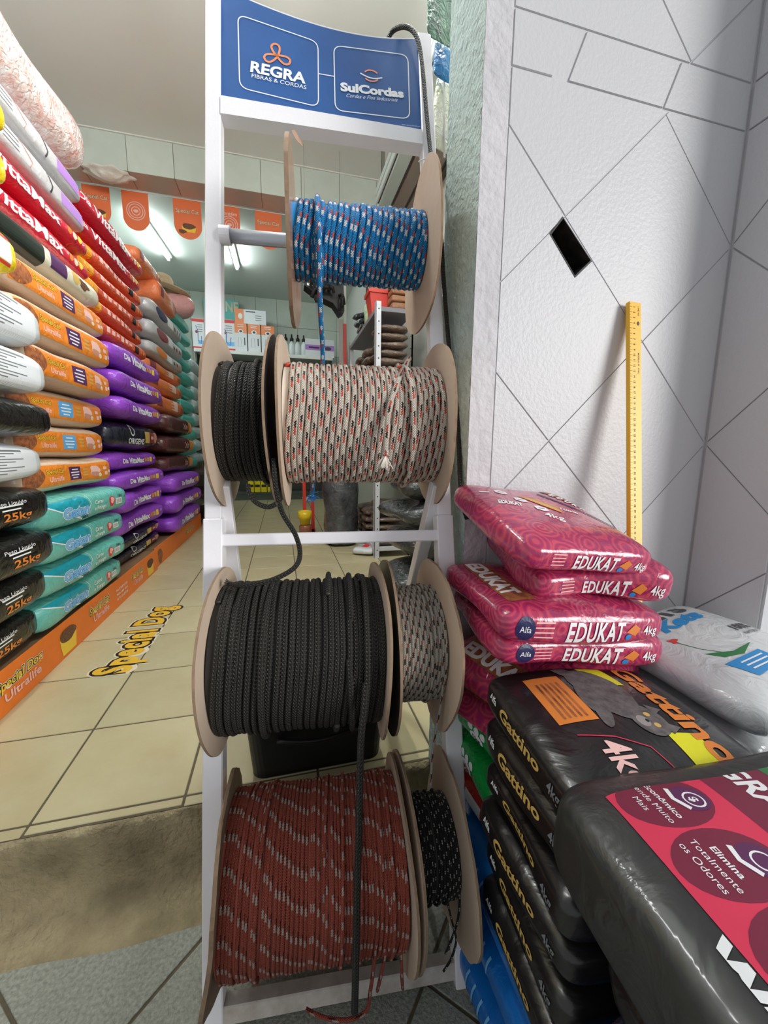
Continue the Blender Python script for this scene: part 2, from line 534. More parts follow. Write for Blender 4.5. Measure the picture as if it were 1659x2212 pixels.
m_ceil = mat('ceiling_paint', (233, 237, 232), 0.9, var=(3.0, 0.15), c2=(226, 224, 216))
m_tile_w = mat('glazed_wall_tile', (203, 212, 203), 0.25, var=(6.0, 0.35), c2=(178, 188, 176), rand=0.08)
m_tile_s = mat('soffit_tile', (196, 182, 172), 0.35, var=(5, .3), c2=(176, 160, 150), rand=0.14)
m_grout = mat('dark_grout', (96, 86, 68), 0.95, var=(30, .5))
m_floor_t = mat('beige_floor_tile', (190, 181, 146), 0.32, var=(5.0, 0.55), c2=(162, 145, 102), rand=0.10, bump=(60, .03))
m_cement = mat('dirty_cement', (168, 154, 120), 0.92, var=(9, 0.8), c2=(104, 92, 68), bump=(80, 1.0))
m_street = mat('grey_street_tile', (156, 158, 146), 0.75, var=(160, 0.8), c2=(104, 106, 98), bump=(220, .35), rand=.06)
m_wallp = mat('white_wall_paint', (200, 200, 203), 0.38, bump=(160, .12), var=(3, .15), c2=(186, 186, 190), spec=.32)
m_plast = mat('chalky_plaster_edge', (205, 203, 207), 0.75, bump=(60, .5), var=(14, .5), c2=(180, 178, 180))
m_green = mat('rough_green_render', (186, 203, 198), 0.9, bump=(110, .7), var=(60, .35), c2=(140, 154, 148), dist=.4)
m_inner = mat('inner_wall_paint', (196, 200, 192), 0.7)

# shop floor: bedding slab with single tiles
fl = struct_box('floor', (XL, 0.832, 0.0), (XR, YB, ZF-0.002), m_grout)
TX, TY = 0.295, 0.2915
tmesh = {}
for i in range(-4, 4):
    x0 = -0.233+TX*i
    for j in range(-2, 19):
        y0 = 1.151+TY*j
        y1 = min(y0+TY, YB); x1 = x0+TX
        if x1 < -0.86 or x0 > 1.0: continue
        ya = max(y0, 0.832+0.002*math.sin(9*x0))
        if y1-ya < .008: continue
        key = round(ya-y0, 4), round(y1-ya, 4)
        if key not in tmesh:
            V, F = box_geo((0.0028, 0.0028, -0.004), (TX-0.0028, y1-ya-0.0028, 0.0), 0.0012)
            me = bpy.data.meshes.new('tile'); me.from_pydata(V.tolist(), [], F); me.materials.append(m_floor_t); tmesh[key] = me
        t = link(bpy.data.objects.new('floor_tile', tmesh[key])); t.location = (x0, ya, ZF); t.parent = fl
# step riser of rough cement with a rounded foot
xs = np.linspace(XL, 0.338, 90)
prof = [(0.836, ZF-0.003), (0.828, ZF-0.004), (0.822, ZF-0.012), (0.821, ZF-0.05), (0.820, 0.10), (0.818, 0.06), (0.811, 0.035), (0.796, 0.018), (0.772, 0.007), (0.740, 0.0015), (0.70, -0.006)]
V = []; F = []
for i, x in enumerate(xs):
    for k, (y, z) in enumerate(prof):
        a = 0.0 if k in (0,) else 1.0
        V.append((x, y+a*0.004*math.sin(31*x+k)*math.sin(13*x+2*k)*(k < 7)+a*rng.normal(0, .0010)*(k < 7)+((.006*math.sin(7*x)+.003*math.sin(23*x)) if k > 6 else 0), z+(rng.normal(0, .0010) if 0 < k < 7 else 0)))
n = len(prof)
for i in range(len(xs)-1):
    for k in range(n-1): F.append((i*n+k, i*n+k+1, (i+1)*n+k+1, (i+1)*n+k))
struct('trim_1', V, F, m_cement, smooth=True)
# pavement of grey tiles laid on the diagonal
lf = struct_box('floor_pavement', (XL, -2.2, -0.06), (XR, 0.86, -0.003), m_grout)
S = 0.57
for i in range(-6, 6):
    for j in range(-6, 6):
        d0, e0 = 0.885+S*i, 0.192+S*j       # y-x and x+y of the tile corner
        g = 0.004
        pts = [((e-d)/2, (e+d)/2) for d, e in ((d0+g, e0+g), (d0+g, e0+S-g), (d0+S-g, e0+S-g), (d0+S-g, e0+g))]
        if area2(pts) < 0: pts = pts[::-1]
        pts = clip_rect(pts, XL, XR-.02, -0.9, 0.835)
        if len(pts) < 3 or abs(area2(pts)) < 1e-3: continue
        V, F = slab(pts, lambda x, y, d: (x, y, d), None, -0.004, 0.0)
        mesh_obj('paving_tile', V, F, m_street, lf)
# facade wall: body with the hole for an electric box
HOLE = [tuple(onY(*q, YW)[[0, 2]]) for q in ((1187, 505), (1242, 600), (1278, 565), (1215, 468))]
if area2(HOLE) < 0: HOLE = HOLE[::-1]
VV, FF = MB(), None
for pc in minus_convex([(0.345, 0), (1.10, 0), (1.10, 3.3), (0.345, 3.3)], HOLE):
    if area2(pc) < 0: pc = pc[::-1]
    V, F = prism_geo(pc, YW+0.0025, 0.835); VV.add(V, F)
wf = VV.obj('wall_front', [m_wallp]); wf['kind'] = 'structure'
def wall_map(x, z, d): return (x, YW+0.0035-d, z)
def wall_piece(name, poly, m, parent, f, front=0.006):
    for pc in ([poly] if name != 'tile_holed' else minus_convex(poly, HOLE)):
        V, F = slab(pc, f, None, 0.0, front, 0.0012)
        mesh_obj('wall_tile', V, F, m, parent)
D2 = 0.203
def diag_cells(nx0, nz0, x0, x1, z0, z1, parent, f, hole=False, gap=0.0011):
    for i in range(-14, 15):
        for j in range(-14, 15):
            if (i+j) % 2 == 0: continue
            cx_, cz_ = nx0+D2*i, nz0+D2*j
            r = D2-gap*1.4
            poly = [(cx_-r, cz_), (cx_, cz_-r), (cx_+r, cz_), (cx_, cz_+r)]
            if cx_-r > x1 or cx_+r < x0 or cz_-r > z1 or cz_+r < z0: continue
            poly = clip_rect(poly, x0, x1, z0, z1)
            if len(poly) < 3 or abs(area2(poly)) < 4e-4: continue
            if hole:
                pcs = minus_convex(poly, HOLE)
                if len(pcs) > 1 or (pcs and abs(abs(area2(pcs[0]))-abs(area2(poly))) > 1e-5):
                    mb = MB()
                    for pc in pcs:
                        P = np.array(pc if area2(pc) > 0 else pc[::-1])
                        V = [f(x, z, 0.0) for x, z in P]+[f(x, z, 0.0035) for x, z in P]; n = len(P)
                        mb.add(V, [list(range(n, 2*n))]+[(q, (q+1) % n, (q+1) % n+n, q+n) for q in range(n)])
                    mb.obj('wall_tile', [m_wallp], parent); continue
            V, F = slab(poly, f, None, 0.0, 0.0035, 0.0008)
            mesh_obj('wall_tile', V, F, m_wallp, parent)
zb0, zb1 = 0.642+CAMZ, 0.722+CAMZ
diag_cells(0.516, 0.023+CAMZ, 0.392, 0.918, 0.0, zb0-0.003, wf, wall_map, hole=True)
for a, b in ((0.392, 0.50), (0.503, 0.74), (0.743, 0.918)):
    V, F = slab([(a, zb0), (b-.03, zb0), (b, zb1), (a+.03 if a > .4 else a, zb1)] if a < .7 else [(a-.03, zb0), (b, zb0), (b, zb1), (a, zb1)], wall_map, None, 0.0, 0.004, .0008)
    mesh_obj('border_tile', V, F, m_wallp, wf)
diag_cells(0.765, zb1+0.005, 0.392, 0.918, zb1+0.004, 3.2, wf, wall_map)
V, F = slab([(0.341, 0), (0.390, 0), (0.390, 3.2), (0.341, 3.2)], wall_map, None, 0.0, 0.0037, .001)
mesh_obj('plaster_strip', V, F, m_plast, wf)
# rough green render on the door jamb
ys = np.linspace(YW+.001, 0.84, 14); zs = np.linspace(0, 3.2, 300)
V = []; F = []
for z in zs:
    for k, y in enumerate(ys):
        e = 0.0011 if 0 < k < len(ys)-1 else 0.0006
        V.append((0.341-abs(rng.normal(0, e))*.9, y+(rng.normal(0, .0016) if k == 0 else 0), z))
n = len(ys)
for i in range(len(zs)-1):
    for k in range(n-1): F.append((i*n+k, (i+1)*n+k, (i+1)*n+k+1, i*n+k+1))
mesh_obj('jamb_render', V, F, m_green, wf, smooth=False)
# side wall closing the niche on the right
ws = struct_box('wall_side', (0.926, 0.535, 0), (1.10, YW+0.004, 3.3), m_wallp)
def side_map(y, z, d): return (0.9255-d, y, z)
diag_cells(0.69, 0.023+CAMZ, 0.54, 0.686, 0.0, zb0-0.003, ws, side_map)
V, F = slab([(0.54, zb0), (0.686, zb0), (0.686, zb1), (0.54, zb1)], side_map, None, 0, .004, .0008)
mesh_obj('border_tile', V, F, m_wallp, ws)
diag_cells(0.53, zb1+0.005, 0.54, 0.686, zb1+0.004, 3.2, ws, side_map)
# empty electric box, painted black
m_blk = mat('black_box_paint', (16, 15, 15), 0.6, var=(60, .8), c2=(60, 54, 48))
eb = empty('electric_box', (0.53, YW, 1.31), 'black empty electric box sunk in the white wall', 'electric box')
H3 = np.array(HOLE); hc = H3.mean(0)
mb = MB()
Vf = [(x, YW-0.001, z) for x, z in H3]+[(x, YW+0.045, z) for x, z in H3]+[(hc[0]+(x-hc[0])*.93, YW-0.001, hc[1]+(z-hc[1])*.93) for x, z in H3]+[(hc[0]+(x-hc[0])*.93, YW+.044, hc[1]+(z-hc[1])*.93) for x, z in H3]
mb.add(Vf, [(0, 8, 9, 1), (1, 9, 10, 2), (2, 10, 11, 3), (3, 11, 8, 0), (8, 12, 13, 9), (9, 13, 14, 10), (10, 14, 15, 11), (11, 15, 12, 8), (12, 15, 14, 13), (0, 1, 5, 4), (1, 2, 6, 5), (2, 3, 7, 6), (3, 0, 4, 7), (4, 5, 6, 7)])
mb.obj('box_shell', m_blk, eb)
V, F = lathe_geo([(.012, .006), (.0155, .006), (.0155, 0), (.012, 0), (.012, .006)], 20)
V = np.stack([V[:, 0]+hc[0]-.004, YW+0.043-V[:, 2], V[:, 1]+hc[1]+.001], 1)
mesh_obj('knockout_ring', V, F, mat('rusty_ring', (70, 50, 36), .7), eb, smooth=True)
# inside walls, ceilings, beam
struct_box('wall_left', (XL-.1, 0.84, 0), (XL, YB, 3.5), m_inner)
struct_box('wall_right', (XR, 0.84, 0), (XR+.1, YB, 3.5), m_inner)
struct_box('wall_added_above_door', (XL, 0.70, 2.75), (0.345, 0.84, 3.5), m_wallp)  # unseen lintel wall, added to keep some sky light out of the shop
struct_box('ceiling', (XL, 0.84, CEIL), (XR, 3.61, CEIL+.1), m_ceil)
struct_box('ceiling_rear', (XL, 3.81, CEIL2), (XR, YB, CEIL2+.1), mat('rear_ceiling_pvc', (205, 214, 208), .5))
bm_ = struct_box('beam', (XL, 3.608, BEAMZ+.006), (XR, 3.82, CEIL+.1), m_grout)
k0 = -1.038
for k in range(-3, 8):
    xa, xb = max(k0+.312*k, XL), min(k0+.312*(k+1), XR)
    if xb-xa < .03: continue
    V, F = box_geo((xa+.0016, 3.60, BEAMZ+.001), (xb-.0016, 3.609, CEIL-.004), .001); mesh_obj('wall_tile', V, F, m_tile_w, bm_)
    V, F = box_geo((xa+.0016, 3.602, BEAMZ), (xb-.0016, 3.825, BEAMZ+.0065), .001); mesh_obj('soffit_tile', V, F, m_tile_s, bm_)
struct_box('trim_ceiling', (XL, 3.588, CEIL-.008), (XR, 3.602, CEIL+.001), mat('ceiling_bead', (222, 222, 214), .6))
wb = struct_box('wall_back', (XL, YB, 0), (XR, YB+.1, 3.5), m_grout)
for i in range(-6, 5):
    for j in range(4):
        xa, xb = max(-0.02+.31*i, XL), min(-0.02+.31*(i+1), XR)
        zb, zt = CEIL2-.40*(j+1), CEIL2-.40*j
        if xb-xa < .03: continue
        V, F = box_geo((xa+.002, YB-.008, zb+.002), (xb-.002, YB+.001, zt-.002), .001); mesh_obj('wall_tile', V, F, m_tile_w, wb)
# fluorescent battens: two seen at the rear, two unseen ones added to brighten the front
m_lampbody = mat('white_lamp_metal', (225, 228, 225), .4)
m_tube = mat('lit_fluorescent_tube', (255, 255, 255), .5, emit=((240, 250, 250), 75.0))
m_tube_added = mat('added_hung_fluorescent_tube', (255, 255, 255), .5, emit=((248, 250, 248), 270.0))  # stronger glow for the unseen lamps added at the front
def batten(p0, p1, label, z, group='fluorescent ceiling lamps'):
    p0, p1 = np.array(p0, float), np.array(p1, float); c = (p0+p1)/2; L = np.linalg.norm(p1-p0)
    e = empty('fluorescent_lamp', (c[0], c[1], z), label, 'ceiling lamp', group)
    d = (p1-p0)/L; M = frame_M((c[0], c[1], z), (d[0], d[1], 0), (-d[1], d[0], 0), (0, 0, 1))
    MB().box((-L/2-.04, -.032, -.035), (L/2+.04, .032, 0), .006, M).obj('lamp_body', m_lampbody, e)
    if z < CEIL-.1:
        for sx in (-.35, .35): MB().box((sx*L-.004, -.004, 0), (sx*L+.004, .004, CEIL-z), 0, M).obj('hanger_rod', m_lampbody, e)  # rods drop the added lamps so that they light the ceiling
    for sx in (-1, 1): MB().box((sx*(L/2+.012)-.012, -.014, -.075), (sx*(L/2+.012)+.012, .014, -.03), .004, M).obj('tube_holder', m_lampbody, e)
    pts = [(c[0]+d[0]*t, c[1]+d[1]*t, z-.06) for t in np.linspace(-L/2, L/2, 6)]
    tube('lamp_tube', pts, .015, m_tube if z > CEIL else m_tube_added, e, sides=14)
a_, b_ = onZ(300, 470, CEIL2-.06), onZ(364, 560, CEIL2-.06)
batten(a_[:2], b_[:2], 'lit fluorescent tube on the rear ceiling above the orange bags', CEIL2)
a_, b_ = onZ(492, 505, CEIL2-.06), onZ(512, 580, CEIL2-.06)
batten(a_[:2], b_[:2], 'lit fluorescent tube on the rear ceiling seen through the rack', CEIL2)
batten((-0.45, 0.92), (-0.45, 1.72), 'unseen fluorescent tube added over the aisle near the door to brighten the shop', CEIL-.32)  # out of view, added to light the front ceiling and the bags
batten((0.50, 0.92), (0.50, 1.72), 'unseen fluorescent tube added near the right wall to brighten the shop', CEIL-.32)  # second unseen lamp, added for more light inside

# ================================================================== ROPE RACK
P0 = np.array([-.139, .743, -.15+CAMZ])
RA = np.array([.995, -.101, 0.]); RA /= np.linalg.norm(RA)
RU = np.array([.016, .227, .974]); RU -= RA*np.dot(RU, RA)*0; RU /= np.linalg.norm(RU)
RN = np.cross(RU, RA); RN /= np.linalg.norm(RN)
if RN[1] > 0: RN = -RN                       # towards the street
RM = frame_M(P0, RA, RU, RN)                 # local: t across, s up the slope, d out
def rk(t, s, d=0.0): return P0+RA*t+RU*s+RN*d
def rp(px, py, d=0.0):
    q = onP(px, py, P0+RN*d, RN)-P0
    # solve t,s in the skewed basis
    A = np.stack([RA, RU], 1); ts = np.linalg.lstsq(A, q-RN*d, rcond=None)[0]; return ts
def rq(px, py, d=0.0): return onP(px, py, P0+RN*d, RN)
m_rack = mat('white_rack_enamel', (240, 238, 242), 0.28, var=(14, .25), c2=(222, 219, 222), bump=(120, .04))
m_dirtyrack = mat('grimy_rack_enamel', (206, 198, 190), 0.45, var=(25, .6), c2=(140, 128, 110))
m_sign = mat('blue_sign_print', (40, 92, 158), 0.30, var=(9, .45), c2=(30, 70, 132))
m_white = flat('white_print', (238, 240, 242)); m_orange = flat('orange_print', (236, 140, 88)); m_black = flat('black_print', (22, 20, 20))
rack = empty('rope_rack', tuple(rk(.23, -.827)*[1, 1, 0]), 'white leaning metal rack with a blue sign holding rope reels', 'rack')
TB = 0.029; SB, SJ, STOP = -0.826, 0.028, 1.066
for t0 in (0.0, 0.46-TB):
    up = MB().box((t0, SJ, -TB), (t0+TB, STOP, 0), .002, RM).obj('upright', m_rack, rack)
    MB().box((t0+.003, STOP-.001, -TB+.003), (t0+TB-.003, STOP+.004, -.003), .001, RM).obj('end_cap', mat('grey_cap', (120, 118, 120), .5), up)
    MB().box((t0-.002, SB, -TB-.002), (t0+TB+.002, SJ, .002), .002, RM).obj('lower_upright', m_rack, rack)
MB().box((TB, -.022, -.024), (.46-TB, .000, -.002), .002, RM).obj('middle_rail', m_rack, rack)
MB().box((TB, -.812, -.027), (.46-TB, -.783, -.001), .002, RM).obj('bottom_rail', m_dirtyrack, rack)
# hinged rear legs going back to the shop floor
for X0, A_, B_ in ((0.29, (932, 1100), (893, 1262)), (-0.105, (485, 1078), (504, 1221))):
    a3, b3 = onX(*A_, X0), onX(*B_, X0)
    d3 = (b3-a3)/np.linalg.norm(b3-a3)
    top = a3+d3*((0.895-a3[2])/d3[2]); foot = a3+d3*((ZF+.001-a3[2])/d3[2])
    zax = (foot-top)/np.linalg.norm(foot-top); yax = np.cross(zax, (1, 0, 0)); yax /= np.linalg.norm(yax); xax = np.cross(yax, zax)
    L = np.linalg.norm(foot-top)
    MB().box((-.0125, -.0125, 0), (.0125, .0125, L), .0015, frame_M(top, xax, yax, zax)).obj('rear_leg', m_rack, rack)
# sign panel with a dipping top edge, between the uprights
def sgn(px, py): return rp(px, py, -.004)
tl, tr = TB, .46-TB
top_px = [(540, 0), (636, 37), (729, 65.6), (806, 79), (898, 83)]
tp = np.array([sgn(*q) for q in top_px])
ts_ = np.linspace(tl, tr, 40)
ztop = np.interp(ts_, tp[:, 0], tp[:, 1]); cf = np.polyfit(tp[:, 0], tp[:, 1], 3); ztop = np.polyval(cf, ts_)
ztop = np.minimum(ztop, 1.09)
sb0, sb1 = sgn(473, 212)[1], sgn(917, 287)[1]
zbot = sb0+(ts_-tl)/(tr-tl)*(sb1-sb0)
V = []; F = []
for i in range(40):
    for d in (-.004, -.008):
        V.append(rk(ts_[i], ztop[i], d)); V.append(rk(ts_[i], zbot[i]-.004, d))
for i in range(39):
    b = 4*i
    F += [(b, b+1, b+5, b+4), (b+2, b+6, b+7, b+3), (b, b+4, b+6, b+2), (b+1, b+3, b+7, b+5)]
F += [(0, 2, 3, 1), (156, 157, 159, 158)]
panel = mesh_obj('sign_panel', V, F, m_sign, rack)
V, F, UV = tube_geo([rk(ts_[i], ztop[i], -.006) for i in range(40)], .0026, 6)
mesh_obj('top_edging', V, F, m_rack, panel, smooth=True)
bar = MB()
s0_, s1_ = sgn(476, 251)[1], sgn(921, 318)[1]
Vb = []
for (t, za, zb) in ((tl, sb0, s0_), (tr, sb1, s1_)):
    for d in (.002, -.026): Vb += [rk(t, za, d), rk(t, zb, d)]
mesh_obj('sign_bar', Vb, [(0, 1, 5, 4), (2, 6, 7, 3), (0, 4, 6, 2), (1, 3, 7, 5), (0, 2, 3, 1), (4, 5, 7, 6)], m_rack, rack)
# sign print
spm = Print(plane_map(rk(0, 0, -.004), RA, RU, RN))
def frame_px(pts, name):
    c = [sgn(*q) for q in pts]      # tl, tr, br, bl
    (x0, y0), (x1, y1), (x2, y2), (x3, y3) = c
    out = []; r = .018
    cs = [np.array(c[3]), np.array(c[2]), np.array(c[1]), np.array(c[0])]
    for i in range(4):
        p, prv, nxt = cs[i], cs[i-1], cs[(i+1) % 4]
        a = (prv-p)/np.linalg.norm(prv-p); b = (nxt-p)/np.linalg.norm(nxt-p)
        for k in np.linspace(0, 1, 7):
            q = p+a*r*(1-k)**2+b*r*k**2; out.append(q)
    spm.put('printed_frame', stroke2(out, .0022, True), m_white, 1)
frame_px([(514, 32), (687, 92), (688, 232), (518, 190)], 'a')
frame_px([(721, 99), (881, 120), (885, 258), (724, 239)], 'b')
spm.put('printed_frame', stroke2([sgn(687, 160), sgn(722, 166)], .0022), m_white, 1)
def sign_text(part, s, pl, pr, h, m, bold=0.0, shear=0.0):
    """text between two points of its mid line"""
    a, b = sgn(*pl), sgn(*pr); c = (a+b)/2; d = b-a
    spm.text(part, s, c[0], c[1], m, w=np.linalg.norm(d), h=h, bold=bold, shear=shear, rot=math.atan2(d[1], d[0]), layer=2)
sign_text('brand_lettering', 'REGRA', (543, 144), (659, 170), .0235, m_white, .035)
sign_text('brand_lettering', 'FIBRAS & CORDAS', (544, 164), (662, 190), .0088, m_white, .005)
sign_text('brand_lettering', 'SulCordas', (737, 188), (870, 203), .0185, m_white, .05)
sign_text('brand_lettering', 'Cordas e Fios Industriais', (748, 207), (859, 217), .0085, m_white, -.004, .45)
sign_text('brand_lettering', 'www.regraesulcordas.com.br', (868, 270), (913, 275), .0022, m_white)
sign_text('brand_lettering', 'regraesulcordas', (875, 277), (900, 280), .0022, m_white)
cc = sgn(599, 122); up_ = .011
for ang, L in ((100, .026), (205, .027), (-25, .027)):
    t = np.linspace(-1, 1, 28); loop = []
    for q in np.linspace(0, 2*pi, 30, endpoint=False):
        rr_ = .5*(1-math.cos(q)); x = L*rr_; y = L*.42*math.sin(q)*(.35+.65*rr_)
        a = R_(ang); loop.append((cc[0]+x*math.cos(a)-y*math.sin(a), cc[1]+x*math.sin(a)+y*math.cos(a)))
    spm.put('clover_logo', stroke2(loop, .0042, True), m_orange, 2)
cc = sgn(802, 165)
for a0, a1 in ((35, 150), (215, 330)):
    spm.put('globe_logo', stroke2([(cc[0]+.0155*math.cos(R_(q)), cc[1]+.0125*math.sin(R_(q))) for q in np.linspace(a0, a1, 18)], .0032), m_orange, 2)
spm.put('globe_logo', stroke2([(cc[0]-.023+.046*k, cc[1]+.002-.006*math.sin(pi*k)-.003*k) for k in np.linspace(0, 1, 14)], .0028), m_white, 2.5)
spm.build(panel)

# ------------------------------------------------------------------ reels
PERIOD = {}
def rope_tick_mat(name, base, bands, strands=8, pitch=0.04, period=0.04, rough=0.7, dirt=.25, relief=.9, alt=.86):
    """woven rope: bands = [(v centre, v half width, phase start, phase end, colour)] in whole braid cells"""
    m, nt, b = new_mat(name); PERIOD[name] = period
    uv = nt.add('ShaderNodeUVMap').outputs[0]
    sp = nt.add('ShaderNodeSeparateXYZ', inp={0: uv}); u, v = sp.outputs[0], sp.outputs[1]
    un = nt.math('MULTIPLY', u, strands/pitch); vn = nt.math('MULTIPLY', v, float(strands))
    a = nt.math('ADD', vn, un); d = nt.math('SUBTRACT', vn, un)
    ia, ib = nt.math('FLOOR', a), nt.math('FLOOR', d)
    uc = nt.math('MULTIPLY', nt.math('SUBTRACT', ia, ib), pitch/strands/2/period)
    vc = nt.math('MULTIPLY', nt.math('ADD', nt.math('ADD', ia, ib), 1.0), .5/strands)
    nz = nt.add('ShaderNodeTexNoise', inp={'Vector': nt.add('ShaderNodeTexCoord').outputs['Object'], 'Scale': 18.0, 'Detail': 4.0})
    outc = nt.mix(nt.math('MULTIPLY', nz.outputs['Fac'], dirt), lin(base), tuple(x*0.4 for x in lin(base)[:3])+(1,))
    par = nt.math('FLOORED_MODULO', nt.math('ADD', ia, ib), 2.0)      # sheen difference of the two yarn lays put into the colour so the braid shows
    outc = nt.mix(par, outc, nt.mix(1.0, outc, (alt, alt, alt, 1), 'MULTIPLY'))
    for v0, hw, p0, p1, c in bands:
        dv = nt.math('ABSOLUTE', nt.math('SUBTRACT', nt.math('FRACT', nt.math('ADD', vc, .5-v0)), .5))
        fv = nt.math('LESS_THAN', dv, hw)
        ph = nt.math('FRACT', nt.math('ADD', uc, -p0))
        fu = nt.math('LESS_THAN', ph, p1-p0)
        outc = nt.mix(nt.math('MULTIPLY', fv, fu), outc, lin(c))
    hgt = nt.math('MULTIPLY', nt.math('SINE', nt.math('MULTIPLY', nt.math('FRACT', a), pi)), nt.math('SINE', nt.math('MULTIPLY', nt.math('FRACT', d), pi)))
    bp = nt.add('ShaderNodeBump', inp={'Height': hgt, 'Strength': relief, 'Distance': 0.0028})
    nt.l.new(bp.outputs[0], b.inputs['Normal']); nt.l.new(outc, b.inputs['Base Color'])
    b.inputs['Roughness'].default_value = rough; b.inputs['Specular IOR Level'].default_value = .4
    return m
WHT, RED, DRK = (238, 240, 240), (214, 84, 66), (44, 34, 30)
rm_blue = rope_tick_mat('blue_braided_rope', (24, 148, 222), [(.00, .062, 0, .26, WHT), (.11, .06, .26, .52, (214, 92, 92)), (.5, .062, .4, .66, WHT), (.61, .06, .66, .92, (214, 92, 92)), (.80, .055, .60, .82, WHT), (.28, .05, .55, .75, WHT)], 9, .034, .036)
rm_cream = rope_tick_mat('cream_braided_rope', (240, 228, 212), [(.02, .06, 0, .25, RED), (.02, .06, .25, .50, DRK), (.40, .06, .35, .60, RED), (.40, .06, .60, .85, DRK), (.78, .06, .45, .70, RED), (.78, .06, .70, .95, DRK)], 9, .036, .0420, dirt=.12)
rm_black = rope_tick_mat('black_braided_rope', (66, 63, 58), [], 6, .034, .04, rough=.55, dirt=.5, relief=1.0, alt=.42)
rm_small = rope_tick_mat('white_brown_cord', (218, 212, 200), [(.0, .10, 0, .24, (70, 52, 42)), (.1, .10, .24, .40, (172, 78, 64)), (.5, .10, .5, .74, (70, 52, 42)), (.6, .10, .74, .9, (172, 78, 64))], 6, .018, .036, dirt=.2)
rm_red = rope_tick_mat('brick_red_cord', (212, 104, 84), [(.0, .075, 0, .24, (222, 200, 188)), (.17, .075, .12, .40, (84, 38, 30)), (.5, .075, .5, .74, (222, 200, 188)), (.67, .075, .62, .9, (84, 38, 30))], 8, .026, .03975, rough=.5, dirt=.25, alt=.72)
rm_para = rope_tick_mat('black_white_paracord', (44, 42, 42), [(.0, .12, 0, .30, (206, 200, 198)), (.5, .12, .5, .80, (206, 200, 198))], 4, .012, .020, dirt=.2)
m_card = mat('reel_cardboard', (196, 176, 156), .85, var=(7, .35), c2=(172, 150, 130), bump=(40, .12))
m_cardedge = mat('cardboard_edge', (150, 124, 100), .9, var=(60, .6))
m_dkcard = mat('dark_reel_plastic', (38, 38, 42), .35)
m_carddirty = mat('worn_cardboard', (160, 138, 112), .85, var=(10, .6), c2=(112, 92, 72), bump=(30, .3))
m_tape = mat('brown_packing_tape', (176, 132, 104), .25, var=(8, .5), c2=(120, 86, 68), coat=.4)
m_dktape = mat('dark_taped_board', (62, 54, 66), .25, coat=.4)
RE1 = np.array([RA[1], -RA[0], 0.]); RE1 = -RE1 if RE1[1] > 0 else RE1     # level, towards the street
RE2 = np.cross(RA, RE1)
if RE2[2] < 0: RE2 = -RE2
def flange(name, C, t, r, m_in, m_out, parent, th=.004, warp=0.0, wph=0., nick=0.0, seed=1):
    n, rings = 72, 5; r_ = np.random.RandomState(seed)
    V = []; F = []; mi = []
    ph = r_.uniform(0, 6, 4)
    for side in (0, 1):
        for k in range(rings+1):
            q = k/rings
            for a in np.linspace(0, 2*pi, n, endpoint=False):
                rr = (.026+(r-.026)*q)
                if k == rings: rr += nick*(math.sin(5*a+ph[0])+.6*math.sin(9*a+ph[1])+.4*math.sin(17*a+ph[2]))
                off = warp*q*q*(math.sin(2*a+wph)+.5*math.sin(3*a+ph[3]))
                V.append(C+RA*(t+off+(th/2 if side else -th/2))+rr*(math.cos(a)*RE1+math.sin(a)*RE2))
    N1 = n*(rings+1)
    for side in (0, 1):
        for k in range(rings):
            for j in range(n):
                q = [side*N1+k*n+j, side*N1+k*n+(j+1) % n, side*N1+(k+1)*n+(j+1) % n, side*N1+(k+1)*n+j]
                F.append(q[::-1] if side else q); mi.append(1 if side else 0)
    for j in range(n):
        F.append((rings*n+j, rings*n+(j+1) % n, N1+rings*n+(j+1) % n, N1+rings*n+j)); mi.append(2)
        F.append((j, N1+j, N1+(j+1) % n, (j+1) % n)); mi.append(2)
    return mesh_obj(name, V, F, [m_in, m_out, m_cardedge], parent, mi=mi, smooth=False)
